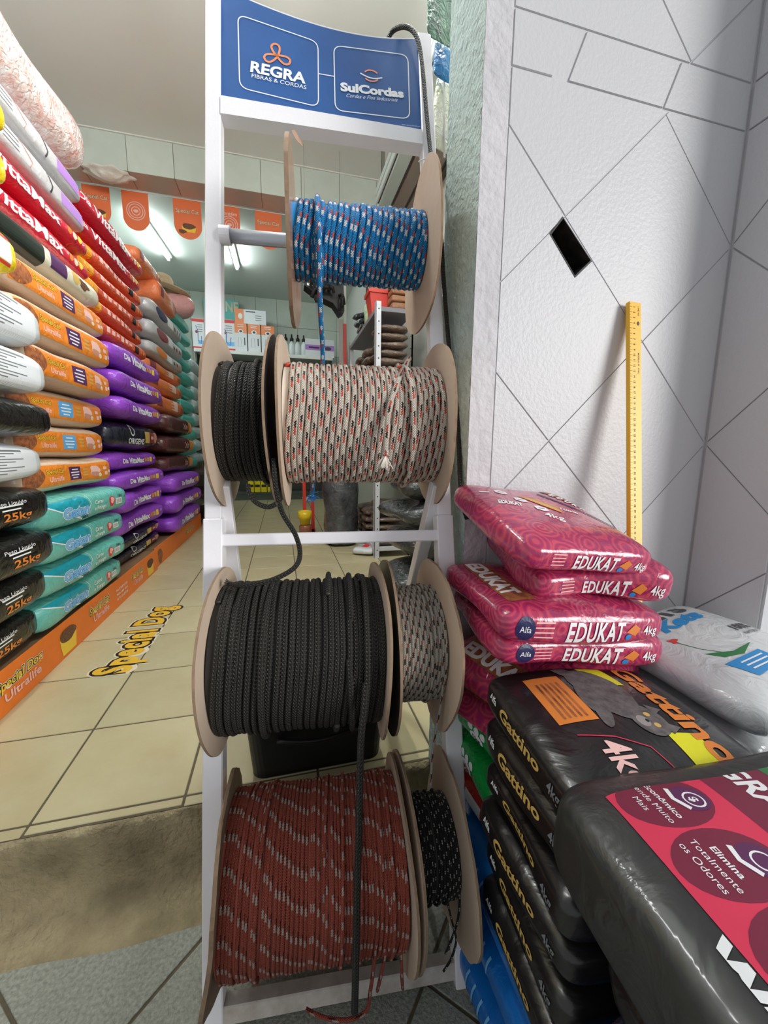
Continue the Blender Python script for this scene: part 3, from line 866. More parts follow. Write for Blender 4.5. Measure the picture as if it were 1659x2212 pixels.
def winding(name, C, t0, t1, r, d, m, parent, seed=0, jit=.12, seg=52, sides=8, waves=0.0, over=()):
    """rope wound side by side between the flanges; over = (t, dt, turns) extra crossing turns lying on top"""
    r_ = np.random.RandomState(seed)
    N = int((t1-t0)/d); pit = (t1-t0-d)/max(1, N-1)
    off = r_.normal(0, jit*d, N+2); ro = r_.normal(0, jit*d*.8, N+2)
    n = N*seg; k = np.arange(n+1)/seg
    kk = np.clip(k.astype(int), 0, N); fr = k-kk; sm = fr*fr*(3-2*fr)
    offs = off[kk]*(1-sm)+off[np.minimum(kk+1, N+1)]*sm; ros = ro[kk]*(1-sm)+ro[np.minimum(kk+1, N+1)]*sm
    # most of a turn runs straight, the step to the next turn happens in a short part
    st = np.clip((fr-.70)/.2, 0, 1); st = st*st*(3-2*st)
    t = t0+d/2+pit*np.clip(kk+st-.0, 0, N-1)+offs+waves*np.sin(k*2*pi*1.0)*d
    a = 2*pi*k+1.2
    rr = r-d/2+ros
    out = (np.cos(a)[:, None]*RE1+np.sin(a)[:, None]*RE2)
    P = C+t[:, None]*RA+rr[:, None]*out
    V, F, UV = tube_N(P, d/2*1.04, out, sides)
    Vs, Fs, Us = [V], list(F), [UV]; nv = len(V)
    for (ta, dt, turns, a0, lift) in over:
        q = np.linspace(0, turns, int(seg*turns)+2); aa = a0+2*pi*q
        outv = (np.cos(aa)[:, None]*RE1+np.sin(aa)[:, None]*RE2)
        PP = C+(ta+dt*q/turns)[:, None]*RA+(r+d*lift-d*.62*np.maximum(0, 1-np.minimum(q, turns-q)*6)**2)[:, None]*outv
        v2, f2, u2 = tube_N(PP, d/2, outv, sides)
        Vs.append(v2); Fs += [tuple(np.array(f)+nv) for f in f2]; Us.append(u2); nv += len(v2)
    # the layers below
    n2 = 64
    ang = np.linspace(0, 2*pi, n2, endpoint=False)
    core = np.array([C+tt*RA+(r-d*.75)*(math.cos(q)*RE1+math.sin(q)*RE2) for tt in (t0, t1) for q in ang])
    cf = [(j, (j+1) % n2, n2+(j+1) % n2, n2+j) for j in range(n2)]
    Vs.append(core); Fs += [tuple(np.array(f)+nv) for f in cf]; Us.append(np.tile([[.95*PERIOD.get(m.name, .04), .35]], (4*len(cf), 1)))
    return mesh_obj(name, np.concatenate(Vs), Fs, m, parent, smooth=True, uv=np.concatenate(Us))
def tube_N(P, rad, N, sides=8, caps=True):
    T = np.gradient(P, axis=0); T /= np.linalg.norm(T, axis=1)[:, None]
    N = N-T*np.sum(N*T, 1)[:, None]; N /= np.linalg.norm(N, axis=1)[:, None]
    B = np.cross(T, N); n = len(P)
    ang = np.linspace(0, 2*pi, sides, endpoint=False)
    V = ((np.cos(ang)[None, :, None]*N[:, None, :]+np.sin(ang)[None, :, None]*B[:, None, :])*rad+P[:, None, :]).reshape(-1, 3)
    L = np.concatenate([[0], np.cumsum(np.linalg.norm(np.diff(P, axis=0), axis=1))])
    i = np.arange(n-1)[:, None]*sides; j = np.arange(sides)[None, :]; j2 = (j+1) % sides
    F = np.stack([i+j, i+j2, i+sides+j2, i+sides+j], -1).reshape(-1, 4).tolist()
    ua = np.broadcast_to(L[:-1, None], (n-1, sides)); ub = np.broadcast_to(L[1:, None], (n-1, sides))
    va = np.broadcast_to(j/sides, (n-1, sides)); vb = np.broadcast_to((j+1)/sides, (n-1, sides))
    UV = np.stack([np.stack([ua, va], -1), np.stack([ua, vb], -1), np.stack([ub, vb], -1), np.stack([ub, va], -1)], 2).reshape(-1, 2)
    if caps:
        F.append(list(range(sides))[::-1]); F.append(list(range((n-1)*sides, n*sides))); UV = np.concatenate([UV, np.zeros((2*sides, 2))])
    return V, F, UV
def rope_path(name, pts, rad, m, parent=None, n=14, sides=8):
    """pts = (px, py, distance in front of the rack plane)"""
    P = spline([rq(*q) for q in pts], n)
    N = np.broadcast_to(RN, P.shape).copy()
    V, F, UV = tube_N(P, rad, N, sides)
    return mesh_obj(name, V, F, m, parent, smooth=True, uv=UV)
def fray(name, p, dirn, L, m, parent, n=26, spread=.4, seed=3, rad=.0007):
    r_ = np.random.RandomState(seed); mb = MB()
    for k in range(n):
        d = np.asarray(dirn)+r_.normal(0, spread, 3); d /= np.linalg.norm(d)
        q = [np.asarray(p)+d*L*f*r_.uniform(.7, 1.1)+r_.normal(0, .0006, 3)*f for f in (0, .5, 1.0)]
        V, F, _ = tube_geo(q, rad, 4); mb.add(V, F)
    return mb.obj(name, m, parent, smooth=True)
def reel(label, s, t0, t1, r_w, d, m, fl, fr, seed, R=.153, **kw):
    C = rk(0, s, 0.0)
    e = empty('rope_reel', tuple(rk((t0+t1)/2, s)-np.array([0, 0, R])), label, 'rope reel', 'rope reels on the rack')
    for side, (tt, spec) in enumerate(((t0, fl), (t1, fr))):
        if spec: flange('flange', C, tt, R*spec.get('R', 1), spec.get('a', m_card), spec.get('b', m_card), e, spec.get('th', .004), spec.get('warp', .0015), spec.get('ph', side*2+seed), spec.get('nick', .0004), seed*3+side)
    V, F = lathe_geo([(.026, t0), (.034, t0), (.034, t1), (.026, t1)], 32)
    W = C+V[:, 2:3]*RA+V[:, 0:1]*RE1+V[:, 1:2]*RE2
    mesh_obj('core', W, F, m_dkcard, e, smooth=True)
    winding('rope_winding', C, t0+.003, t1-.003, r_w, d, m, e, seed, **kw)
    return e, C
S1, S2, S3, S4 = .566, .203, -.212, -.576
r1, C1 = reel('reel of blue braided rope with red and white flecks, topmost on the rack', S1, .163, .418, .069, .0100, rm_blue,
              dict(a=m_dktape, b=m_tape, warp=.002, nick=.0012, th=.007), dict(a=m_card, b=m_card, warp=.003, nick=.0008), 1, jit=.10, over=((.205, .012, 1.6, 2.0, .30),))
r2, C2 = reel('reel of black rope with dark right flange, left of the cream reel', S2, .036, .128, .107, .0078, rm_black,
              dict(a=m_card, b=m_card), dict(a=m_dkcard, b=m_dkcard), 2, jit=.12, over=((.118, -.02, 1.3, 1.0, .35),))
r3, C3 = reel('reel of cream braided rope with black and red flecks, second row', S2, .145, .427, .110, .0100, rm_cream,
              dict(a=m_tape, b=m_card, warp=.002), dict(a=m_card, b=m_card, warp=.002), 3, jit=.07, over=((.372, -.012, .8, 2.6, .55), (.352, .03, .55, 1.2, .5)))
r4, C4 = reel('widest reel of thick black rope in the third row', S3, .033, .305, .127, .0098, rm_black,
              dict(a=m_card, b=m_card, warp=.002), dict(a=m_card, b=m_card, warp=.003), 4, jit=.16, over=((.25, .03, 1.2, .8, .4), (.10, .02, .9, 2.0, .4), (.215, .012, .7, 1.2, .75), (.275, -.03, .8, 1.6, .5)))
r5, C5 = reel('narrow reel of thin white and brown cord at the right of the third row', S3+.004, .322, .412, .103, .0046, rm_small,
              dict(a=m_dkcard, b=m_card), dict(a=m_card, b=m_card, warp=.004, nick=.0012), 5, jit=.12, sides=6, over=((.39, -.012, 1.5, 0, .4),))
r6, C6 = reel('reel of brick red cord with white flecks, lowest row', S4, .043, .331, .124, .0062, rm_red,
              dict(a=m_tape, b=m_carddirty, warp=.011, nick=.003, th=.006), dict(a=m_card, b=m_card, warp=.002, nick=.0012), 6, jit=.15, sides=6, over=((.20, .07, 2.5, .5, .3), (.08, .05, 1.6, 1.8, .3), (.29, .02, 1.4, .7, .3)))
r7, C7 = reel('narrow reel of black and white paracord in the lowest row', S4+.004, .343, .427, .078, .0046, rm_para,
              dict(a=m_card, b=m_card), dict(a=m_card, b=m_card, warp=.006, nick=.002, R=1.0), 7, jit=.2, sides=6, over=((.36, .05, 3.5, 0, .35),))
# axles and clamps belong to the rack
m_steel = mat('galvanised_axle', (196, 200, 208), .3, .55)
for s in (S1, S2, S3, S4):
    V, F = lathe_geo([(0.001, TB), (.0125, TB), (.0125, .46-TB), (.001, .46-TB)], 20)
    mesh_obj('axle', rk(0, s)+V[:, 2:3]*RA+V[:, 0:1]*RE1+V[:, 1:2]*RE2, F, m_steel, rack, smooth=True)
    V, F = lathe_geo([(0.001, TB-.001), (.0165, TB-.001), (.0165, TB+.018), (.001, TB+.018)], 20)
    mesh_obj('axle_collar', rk(0, s)+V[:, 2:3]*RA+V[:, 0:1]*RE1+V[:, 1:2]*RE2, F, m_rack, rack, smooth=False)
tube('cable_tie', [rq(926, 340, .004), rq(915, 344, .012), rq(904, 349, .016)], .0012, m_white, rack, sides=6)
# torn tape flap on the blue reel
V = [rq(629, 283, .0), rq(636, 280, .0), rq(652, 306, .01), rq(655, 318, .012), rq(640, 303, .006)]
V = V+[v+RN*.0006 for v in V]
mesh_obj('tape_flap', V, [(0, 1, 2, 3, 4), (9, 8, 7, 6, 5), (0, 5, 6, 1), (1, 6, 7, 2), (2, 7, 8, 3), (3, 8, 9, 4), (4, 9, 5, 0)], m_tape, r1)
# loose ends
rope_path('rope_tail', [(688, 455, .058), (690, 520, .074), (690, 600, .05), (693, 690, -.01), (697, 775, -.09), (690, 900, -.125), (676, 1050, -.11), (672, 1072, -.105)], .0048, rm_blue, r1)
fray('frayed_end', rq(672, 1066, -.105), (0, -.2, -1), .02, mat('blue_fibre', (30, 130, 205), .7), r1, 30, .5)
rope_path('rope_tail', [(590, 990, .11), (594, 1040, .105), (600, 1075, .09), (612, 1112, .075), (638, 1155, .06), (648, 1195, .055), (636, 1226, .075), (590, 1252, .085), (540, 1262, .082), (512, 1264, .07), (497, 1261, .05)], .0041, rm_black, r2)
fray('frayed_end', rq(499, 1261, .05), (-1, 0, 0), .012, rm_black, r2, 18, .5, 5, .0009)
rope_path('rope_tail', [(535, 1046, .085), (540, 1070, .085), (557, 1088, .09), (580, 1095, .095), (598, 1088, .1)], .0040, rm_black, r2)
rope_path('rope_tail', [(884, 775, .02), (876, 790, .06), (858, 830, .098), (842, 880, .118), (836, 930, .12), (833, 985, .117)], .0050, rm_cream, r3)
fray('frayed_end', rq(833, 982, .117), (-.15, 0, -1), .024, mat('white_fibre', (232, 224, 214), .8), r3, 34, .28, 8)
rope_path('rope_tail', [(790, 1475, .128), (786, 1530, .139), (780, 1600, .139), (777, 1700, .142), (775, 1800, .143), (772, 1900, .142), (770, 2000, .139), (768, 2100, .13), (767, 2150, .115), (766, 2186, .10)], .0052, rm_black, r4)
rope_path('cord_tail', [(958, 1420, .104), (955, 1500, .085), (945, 1560, .07), (935, 1620, .06), (930, 1700, .05)], .0021, rm_small, r5, sides=6)
rope_path('cord_tail', [(842, 1960, .12), (832, 2060, .105), (822, 2110, .09), (815, 2140, .06)], .0028, rm_red, r6, sides=6)
rope_path('cord_tail', [(866, 1960, .115), (866, 2040, .105), (868, 2110, .085), (870, 2135, .06)], .0028, rm_red, r6, sides=6)
rope_path('cord_tail', [(815, 2000, .12), (808, 2080, .105), (800, 2140, .09), (790, 2185, .085), (750, 2203, .09), (700, 2198, .08), (662, 2180, .06)], .0030, rm_red, r6, sides=6)
rope_path('cord_tail', [(962, 1930, .07), (975, 1985, .065), (985, 2030, .06), (975, 2070, .05), (958, 2098, .045)], .0019, rm_para, r7, sides=6)
rope_path('cord_tail', [(994, 1900, .06), (990, 1980, .065), (975, 2030, .06), (962, 2060, .05)], .0019, rm_para, r7, sides=6)
# the long black rope looped over the sign and hanging beside the right upright
lr = rope_path('black_rope', [(838, 84, -.02), (850, 66, -.012), (872, 58, .004), (893, 68, .012), (906, 100, .014), (914, 160, .013), (921, 240, .012), (929, 320, .012), (940, 400, .02), (952, 500, .02), (958, 600, .016), (964, 680, .012), (972, 770, .010), (985, 880, .010), (991, 960, .012), (994, 1040, .014), (1000, 1090, .016), (1009, 1122, .018)], .0046, rm_black, None)
tag(lr, 'long black rope looped over the blue sign, hanging down the right upright', 'rope')

# ================================================================== PET FOOD BAGS ALONG THE LEFT WALL
G = dict(white=m_white, black=m_black, orange=m_orange,
    yellow=flat('yellow_print', (248, 206, 60)), gold=flat('gold_print', (206, 170, 92)), purple=flat('purple_label', (84, 44, 92)), blue=flat('blue_label', (92, 168, 226)),
    pink=flat('pink_print', (242, 196, 190)), meat=flat('meat_print', (196, 140, 120)), brown=mat('kibble_photo_print', (112, 62, 42), .5, var=(70, .9), c2=(196, 120, 70)),
    kibble=mat('kibble_print', (70, 46, 34), .6, var=(160, .9), c2=(140, 92, 60)), navy=flat('navy_print', (28, 34, 84)), cyan=film('cyan_print', (16, 158, 178), .3), lblue=flat('light_blue_print', (120, 188, 236)),
    gblue=flat('logo_blue_print', (40, 104, 190)), red=flat('red_print', (214, 60, 54)), grey=flat('grey_print', (120, 122, 126)), dgrey=flat('dark_grey_print', (66, 66, 70)),
    orange_b=film('orange_bag_band', (240, 138, 42), .32), maroon=flat('maroon_print', (132, 46, 54)), teal=flat('teal_print', (70, 190, 176)), cream=flat('cream_print', (226, 212, 186)),
    purple_l=flat('lilac_print', (176, 130, 206)), amber=flat('amber_print', (222, 130, 52)), green=flat('green_print', (60, 130, 80)))
F_ = dict(kraft=film('kraft_bag_film', (212, 184, 160), .38, 10, .3), teal=film('teal_bag_film', (112, 196, 186), .22, 12, .5, var=(6, .3), c2=(80, 168, 160)), purple=film('purple_bag_film', (148, 70, 198), .25, 13, .45),
    red=film('red_bag_film', (212, 38, 62), .2, 12, .5), navy=film('navy_bag_film', (24, 26, 46), .2, 10, .5), black=film('black_bag_film', (20, 19, 19), .22, 10, .5), white=film('white_bag_film', (214, 220, 224), .35, 9, .35),
    brown=film('brown_bag_film', (84, 40, 42), .22, 13, .55), ob=film('orange_red_bag_film', (224, 84, 44), .25, 13, .5), yel=film('yellow_bag_film', (246, 214, 26), .25, 10, .4), cream=film('cream_bag_film', (226, 220, 200), .3, 10, .3),
    ora=film('orange_bag_film', (238, 122, 66), .3, 13, .45, var=(20, .5), c2=(220, 150, 110)), grey=film('grey_pack_film', (196, 194, 196), .3, 10, .25), amber=film('amber_bag_film', (246, 168, 34), .25, 14, .6),
    pack=film('clear_wrapped_pack_film', (226, 170, 160), .08, 26, 1.6, var=(24, 1.0), c2=(250, 246, 244), coat=1.0), steal=film('turquoise_bag_film', (92, 190, 178), .3, 16, .5), swhite=film('pale_bag_film', (206, 220, 224), .3, 16, .5))
OD = [(.03, m_black)]
def st_orange(b, L, T, kind='purple', full=True):
    p = b.print
    p.put('printed_band', rect2(.0, 0, L*.99, T*.60, .012), G['orange_b'], 0)
    p.put('printed_picture', ell2(-L*.40, 0, L*.085, T*.30, wob=.05), G['brown'], 1)
    p.text('lettering', 'Special Cat', -L*.215, T*.12, G['yellow'], w=L*.17, h=T*.13, bold=.015, outline=[(.06, m_black)])
    p.text('lettering', 'Ultralife', -L*.205, -T*.10, G['pink'], w=L*.14, h=T*.15, bold=.015)
    lab = G['purple'] if kind == 'purple' else G['blue']
    p.put('printed_label', rect2(-.0, .0, L*.135, T*.44, .012, skew=-.12 if kind == 'purple' else 0), lab, 1)
    for k, (ww, vv) in enumerate(((.07, .13), (.10, .03), (.09, -.06), (.06, -.15))): p.put('lettering', rect2(0, T*vv, L*ww, T*.035, .02), G['white'], 2)
    for k in range(3): p.put('lettering', rect2(L*.125, T*(.1-.1*k), L*.055, T*.05, .02), G['gold'], 2)
    p.put('printed_picture', ell2(L*.235, T*.02, L*.055, T*.19, wob=.12), G['pink'], 1)
    p.put('printed_picture', ell2(L*.238, -T*.1, L*.05, T*.09, wob=.1), G['meat'], 2)
    p.put('printed_picture', ell2(L*.29, -T*.14, L*.018, T*.07), G['cream'], 3)
    p.put('lettering', rect2(L*.36, T*.08, L*.045, T*.10, .02), G['pink'], 2)
    p.put('printed_label', rect2(L*.375, -T*.1, L*.04, T*.13, .02), G['pink'], 2)
    p.put('printed_label', rect2(L*.425, -T*.05, L*.03, T*.10, .02), G['white'], 2)
def st_gatan(b, L, T):
    p = b.print
    p.put('printed_wave', poly2([(-L*.44, T*.36), (-L*.30, T*.05), (-L*.10, -T*.30), (-L*.02, -T*.05), (-L*.04, T*.25), (-L*.08, T*.40)]), G['cyan'], 0)
    p.put('printed_wave', stroke2([(-L*.44, T*.34), (-L*.34, T*.12), (-L*.22, -T*.14), (-L*.12, -T*.30)], T*.035), G['white'], 1)
    p.put('printed_wave', stroke2([(-L*.03, T*.38), (-L*.01, T*.1), (-L*.06, -T*.24)], T*.03), G['white'], 1)
    p.text('brand_lettering', 'Gatan', -L*.17, -T*.02, G['lblue'], w=L*.25, h=T*.30, bold=.03, outline=[(.10, G['white']), (.06, G['gblue'])])
    p.text('brand_lettering', 'MIX', -L*.08, -T*.27, G['navy'], w=L*.07, h=T*.10, bold=.03)
    p.text('lettering', 'Carne', L*.09, T*.10, G['white'], w=L*.10, h=T*.16, shear=.2, bold=.01)
    p.text('lettering', 'e Frango', L*.10, -T*.12, G['white'], w=L*.14, h=T*.14, shear=.2, bold=.01)
    p.put('printed_picture', ell2(L*.245, -T*.01, L*.035, T*.19, wob=.1), G['red'], 1)
    p.put('printed_picture', ell2(L*.25, T*.02, L*.02, T*.12, wob=.15), G['pink'], 2)
    p.put('printed_label', rect2(L*.33, -T*.06, L*.075, T*.22, .015), G['white'], 1)
    for k in range(5): p.put('printed_label', rect2(L*(.305+.012*k), -T*.06, L*.005, T*.15, .03), G['dgrey'], 2)
    p.text('lettering', '20kg', L*.345, T*.14, G['navy'], w=L*.06, h=T*.10)
    p.put('lettering', rect2(L*.42, T*.05, L*.03, T*.03, .03), G['navy'], 1)
def st_vita(b, L, T, big=False):
    p = b.print
    if big:
        p.text('brand_lettering', 'VittaMax', -L*.08, 0, G['white'], w=L*.50, h=T*.40, bold=.03)
        p.text('brand_lettering', 'Dia', -L*.42, 0, G['white'], w=L*.10, h=T*.28, bold=.02)
        for k in range(3): p.put('printed_picture', ell2(L*(.26+.05*k), T*.02*(-1)**k, L*.022, T*.16, wob=.1), (G['amber'], G['cream'], G['yellow'])[k], 1)
    else:
        p.text('lettering', 'Dia', -L*.26, T*.0, G['white'], w=L*.09, h=T*.22, bold=.03)
        p.text('brand_lettering', 'VittaMax', -L*.03, T*.0, G['white'], w=L*.32, h=T*.30, bold=.04)
        for k in range(2): p.put('printed_picture', rect2(L*(.17+.055*k), -.0, L*.045, T*.22, .02), (G['amber'], G['gold'])[k], 1)
        p.put('printed_picture', rect2(L*.285, T*.0, L*.05, T*.28, .02), G['yellow'], 1)
        p.put('lettering', rect2(L*.37, T*.06, L*.05, T*.12, .02), G['purple_l'], 2)
def st_origens(b, L, T):
    p = b.print
    p.put('logo_ring', stroke2([(-L*.13+L*.035*math.cos(q), T*.2+T*.17*math.sin(q)) for q in np.linspace(0, 2*pi, 20, endpoint=False)], T*.05, True), G['white'], 1)
    p.text('brand_lettering', 'ORIGENS', -L*.06, -T*.16, G['white'], w=L*.30, h=T*.20, bold=.02)
    p.put('printed_label', rect2(L*.17, T*.0, L*.11, T*.42, .015, skew=.1), G['gold'], 1)
    p.put('printed_label', rect2(L*.29, T*.0, L*.11, T*.42, .015, skew=.1), G['maroon'], 1)
    p.put('lettering', rect2(L*.29, 0, L*.06, T*.12, .02), G['pink'], 2)
    p.put('printed_picture', ell2(L*.38, T*.02, L*.05, T*.22, wob=.15), G['meat'], 1)
def st_black(b, L, T):
    p = b.print
    for k, (ww, vv) in enumerate(((.13, .10), (.10, .02))): p.put('lettering', rect2(L*.22, T*vv, L*ww, T*.03, .03), G['white'], 1)
    p.text('lettering', 'Peso Líquido', L*.22, T*.16, G['white'], w=L*.17, h=T*.08)
    p.text('lettering', '25kg', L*.25, -T*.12, G['amber'], w=L*.15, h=T*.16, bold=.02)
def st_white(b, L, T):
    p = b.print
    p.put('printed_label', rect2(L*.10, 0, L*.62, T*.74, .02), flat('pale_label', (226, 230, 236)), 0)
    for k in range(9): p.put('lettering', rect2(L*(.14-.02*(k % 3)), T*(.26-.06*k), L*(.34-.07*(k % 3)), T*(.022 if k else .04), .05), G['grey'], 1)
def st_brown(b, L, T):
    p = b.print
    p.put('printed_label', rect2(L*.36, 0, L*.16, T*.56, .02), G['amber'], 1)
    p.put('printed_label', rect2(L*.25, 0, L*.03, T*.7, .02), G['gold'], 1)
    for k in range(4): p.put('lettering', stroke2([(L*(.06+.035*k), T*(.16-.1*(k % 2))), (L*(.085+.035*k), T*.0), (L*(.06+.035*k), -T*.16)], T*.05), G['pink'], 1)
def st_orab(b, L, T):
    p = b.print
    p.put('gathered_end', rect2(-L*.40, 0, L*.19, T*.86, .012), F_['amber'], 0)
    for k in range(6): p.put('lettering', rect2(L*(-.20+.07*k), T*(.06-.03*(k % 2)), L*.045, T*(.30-.08*(k % 3)), .02, skew=.15), G['pink'], 1)
    p.put('printed_label', rect2(L*.26, -T*.05, L*.07, T*.42, .02), G['black'], 1)
    for k in range(3): p.put('lettering', rect2(L*(.34+.04*k), 0, L*.022, T*.24, .02), G['amber'], 1)
def st_grey(b, L, T, c='maroon'):
    p = b.print
    p.put('printed_window', ell2(-L*.22, 0, L*.16, T*.28), G[c], 1)
    p.put('printed_label', rect2(L*.02, T*.02, L*.16, T*.5, .02), G['white'], 1)
    for k in range(3): p.put('printed_label', ell2(L*(.16+.09*k), -T*.05, L*.025, T*.13), (G['dgrey'], G['maroon'], G[c])[k], 1)
def st_box(b, L, T):
    p = b.print
    p.put('printed_panel', rect2(L*.33, 0, L*.22, T*.46, .02), G['purple_l'], 1)
    p.put('printed_panel', stroke2([(L*.10, T*.3), (L*.14, 0), (L*.12, -T*.3)], T*.10), G['dgrey'], 1)
    p.put('printed_panel', ell2(-L*.28, T*.05, L*.05, T*.25), G['purple_l'], 1)
    p.put('printed_panel', stroke2([(-L*.1, T*.3), (-L*.02, 0), (-L*.04, -T*.25)], T*.05), G['meat'], 1)
    for k in range(3): p.put('lettering', rect2(-L*.16, T*(.15-.14*k), L*.1, T*.03, .05), G['grey'], 2)
def st_cream(b, L, T):
    p = b.print
    p.put('printed_panel', rect2(-L*.30, 0, L*.40, T*.9, .015), flat('dark_green_print', (34, 42, 36), .3), 0)
    p.put('printed_panel', rect2(L*.02, 0, L*.14, T*.5, .02), G['purple'], 1)
    p.put('printed_panel', ell2(L*.26, 0, L*.05, T*.16, wob=.2), G['kibble'], 1)
    p.put('printed_panel', ell2(L*.18, T*.05, L*.04, T*.2, wob=.1), G['gold'], 1)
def st_yellow(b, L, T):
    p = b.print
    p.put('printed_panel', rect2(L*.1, -T*.02, L*.6, T*.4, .02), G['white'], 1)
    p.put('printed_panel', rect2(L*.1, T*.22, L*.6, T*.05, .02), G['red'], 2)
    p.put('printed_panel', rect2(L*.1, -T*.26, L*.6, T*.05, .02), G['red'], 2)
    p.text('brand_lettering', 'MAX', L*.15, -T*.02, G['grey'], w=L*.3, h=T*.28, bold=.04)
def st_none(b, L, T): pass
def st_patch(b, L, T):
    for k in range(4): b.print.put('printed_panel', rect2(L*(-.36+.24*k), T*.06*(-1)**k, L*.12, T*(.5-.2*(k % 2)), .03, skew=.1), (G['maroon'], G['amber'], G['pink'], G['brown'])[k], 1)
    for k in range(3): b.print.put('lettering', rect2(L*(.08), T*(.15-.15*k), L*.2, T*.05, .05), G['cream'], 2)
NUM = ['topmost', 'second from the top', 'third from the top', 'fourth from the top', 'fifth from the top', 'sixth from the top', 'seventh from the top', 'eighth from the top', 'ninth from the top', 'tenth from the top', 'eleventh from the top']
seedc = [100]
def lbag(pxr, yt, yb, Y1, L, film_m, style, label, group, W=.42, name='pet_food_bag', cat='pet food bag', Tmul=1.03, dx=0.02, zmin=None, zz=None, rz=0.0, tilt=0.0, **kw):
    ym = (yt+yb)/2
    q = onY(pxr, ym, Y1); zt, zb = onY(pxr, yt, Y1)[2], onY(pxr, yb, Y1)[2]
    if zz: zt, zb = zz
    if zmin is not None and zb < zmin: zb = zmin
    T = (zt-zb)*Tmul; seedc[0] += 1
    args = dict(e1=11.0, e2=3.6, pinch=.06, wr=.0045, seed=seedc[0]); args.update(kw)
    b = Bag(L, W, T, **args)
    style(b, L, T)
    return b.build(name, film_m, (q[0]-W/2+dx, Y1-L/2, (zt+zb)/2), (0, tilt, pi/2+R_(rz)), label, cat, group)
GA = 'kraft and orange bags in the left stack'
rz = lambda: random.uniform(-1.6, 1.6)
# first column behind the near pile
YA, LA = 2.19, .66
lbag(177, 268, 400, YA+.02, .95, F_['pack'], st_none, 'large shiny clear-wrapped pack with pinkish goods on top of the left stack', None, W=.55, name='wrapped_pack', cat='wrapped pack', wr=.012, e2=3.4)
for k, (px, a, b) in enumerate(((172, 404, 452), (181, 466, 516))):
    lbag(px, a, b, YA, .80, F_['grey'], st_box, 'flat grey and white pack with lilac panel, %s of the pair' % ('upper', 'lower')[k], 'grey and lilac packs on the left stack', name='flat_pack', cat='pack', e1=12, e2=5, pinch=.04, wr=.002)
for k, (px, a, b) in enumerate(((188, 526, 566), (190, 578, 618))):
    lbag(px, a, b, YA, .80, F_['red'], lambda b, L, T: st_vita(b, L, T, True), 'glossy red bag with white lettering, %s of two above the cream bag' % ('upper', 'lower')[k], 'red bags in the front column')
lbag(213, 626, 678, YA, .78, F_['cream'], st_cream, 'cream bag with dark green end under the red bags', None)
for k, (px, a, b, kd) in enumerate(((222, 684, 740, 'purple'), (232, 743, 806, 'purple'), (238, 810, 869, 'purple'), (217, 871, 929, 'blue'), (221, 931, 985, 'blue'), (234, 986, 1040, 'purple'))):
    lbag(px, a, b, YA, LA+.04, F_['kraft'], lambda b, L, T, kd=kd: st_orange(b, L, T, kd), 'kraft bag with orange band and %s label, %s of its kind' % (kd, NUM[k]), GA, rz=rz(), e2=4.8, Tmul=1.05)
def share(px, ytop, Y1, n, zbot=ZF+.132):
    zs = np.linspace(onY(px, ytop, Y1)[2], zbot, n+1); return [(zs[i], zs[i+1]) for i in range(n)]
zg = share(250, 1046, YA, 4)
for k, (px, a, b) in enumerate(((250, 1046, 1106), (251, 1106, 1163), (252, 1164, 1217), (249, 1218, 1268))):
    lbag(px, a, b, YA, LA+.06, F_['teal'], st_gatan, 'teal bag with blue brand lettering, %s of four' % NUM[k], 'teal bags at the foot of the left stack', rz=rz(), wr=.007, e2=4.4, dx=.05, zz=zg[k])
# second column
YBc, LB = 3.05, .80
for k, (px, a, b) in enumerate(((305, 574, 606), (301, 610, 640))):
    lbag(px, a, b, YBc, .86, F_['red'], lambda b, L, T: st_vita(b, L, T, True), 'glossy red bag with white lettering, %s of two above the orange bags' % ('upper', 'lower')[k], 'red bags in the second column')
ys5 = [642, 671, 699, 727, 755, 787]
for k in range(5):
    lbag(300+3*k, ys5[k], ys5[k+1], YBc, .86, F_['ob'], st_orab, 'orange red bag with yellow gathered end, %s of five' % NUM[k], 'orange red bags in the second column', rz=rz())
for k, (px, a, b) in enumerate(((342, 795, 836), (350, 840, 880), (350, 883, 920))):
    lbag(px, a, b, YBc, LB, F_['purple'], st_vita, 'purple bag above the navy bag in the second column, %s of three' % NUM[k], 'purple bags in the second column', rz=rz(), wr=.006)
lbag(338, 923, 972, YBc, LB, F_['navy'], st_origens, 'single navy bag with white lettering between purple bags', 'navy bags')
for k, (px, a, b) in enumerate(((336, 974, 1007), (349, 1008, 1041), (350, 1042, 1079), (347, 1079, 1117))):
    lbag(px, a, b, YBc, LB, F_['purple'], st_vita, 'purple bag below the navy bag in the second column, %s of four' % NUM[k], 'purple bags in the second column', rz=rz(), wr=.006)
zg = share(339, 1119, YBc, 2)
for k, (px, a, b) in enumerate(((339, 1119, 1159), (338, 1160, 1197))):
    lbag(px, a, b, YBc, LB, F_['navy'], st_origens, 'navy bag with white lettering at the foot of the second column, %s of two' % ('upper', 'lower')[k], 'navy bags', rz=rz(), zz=zg[k], dx=.035, e2=4.4)
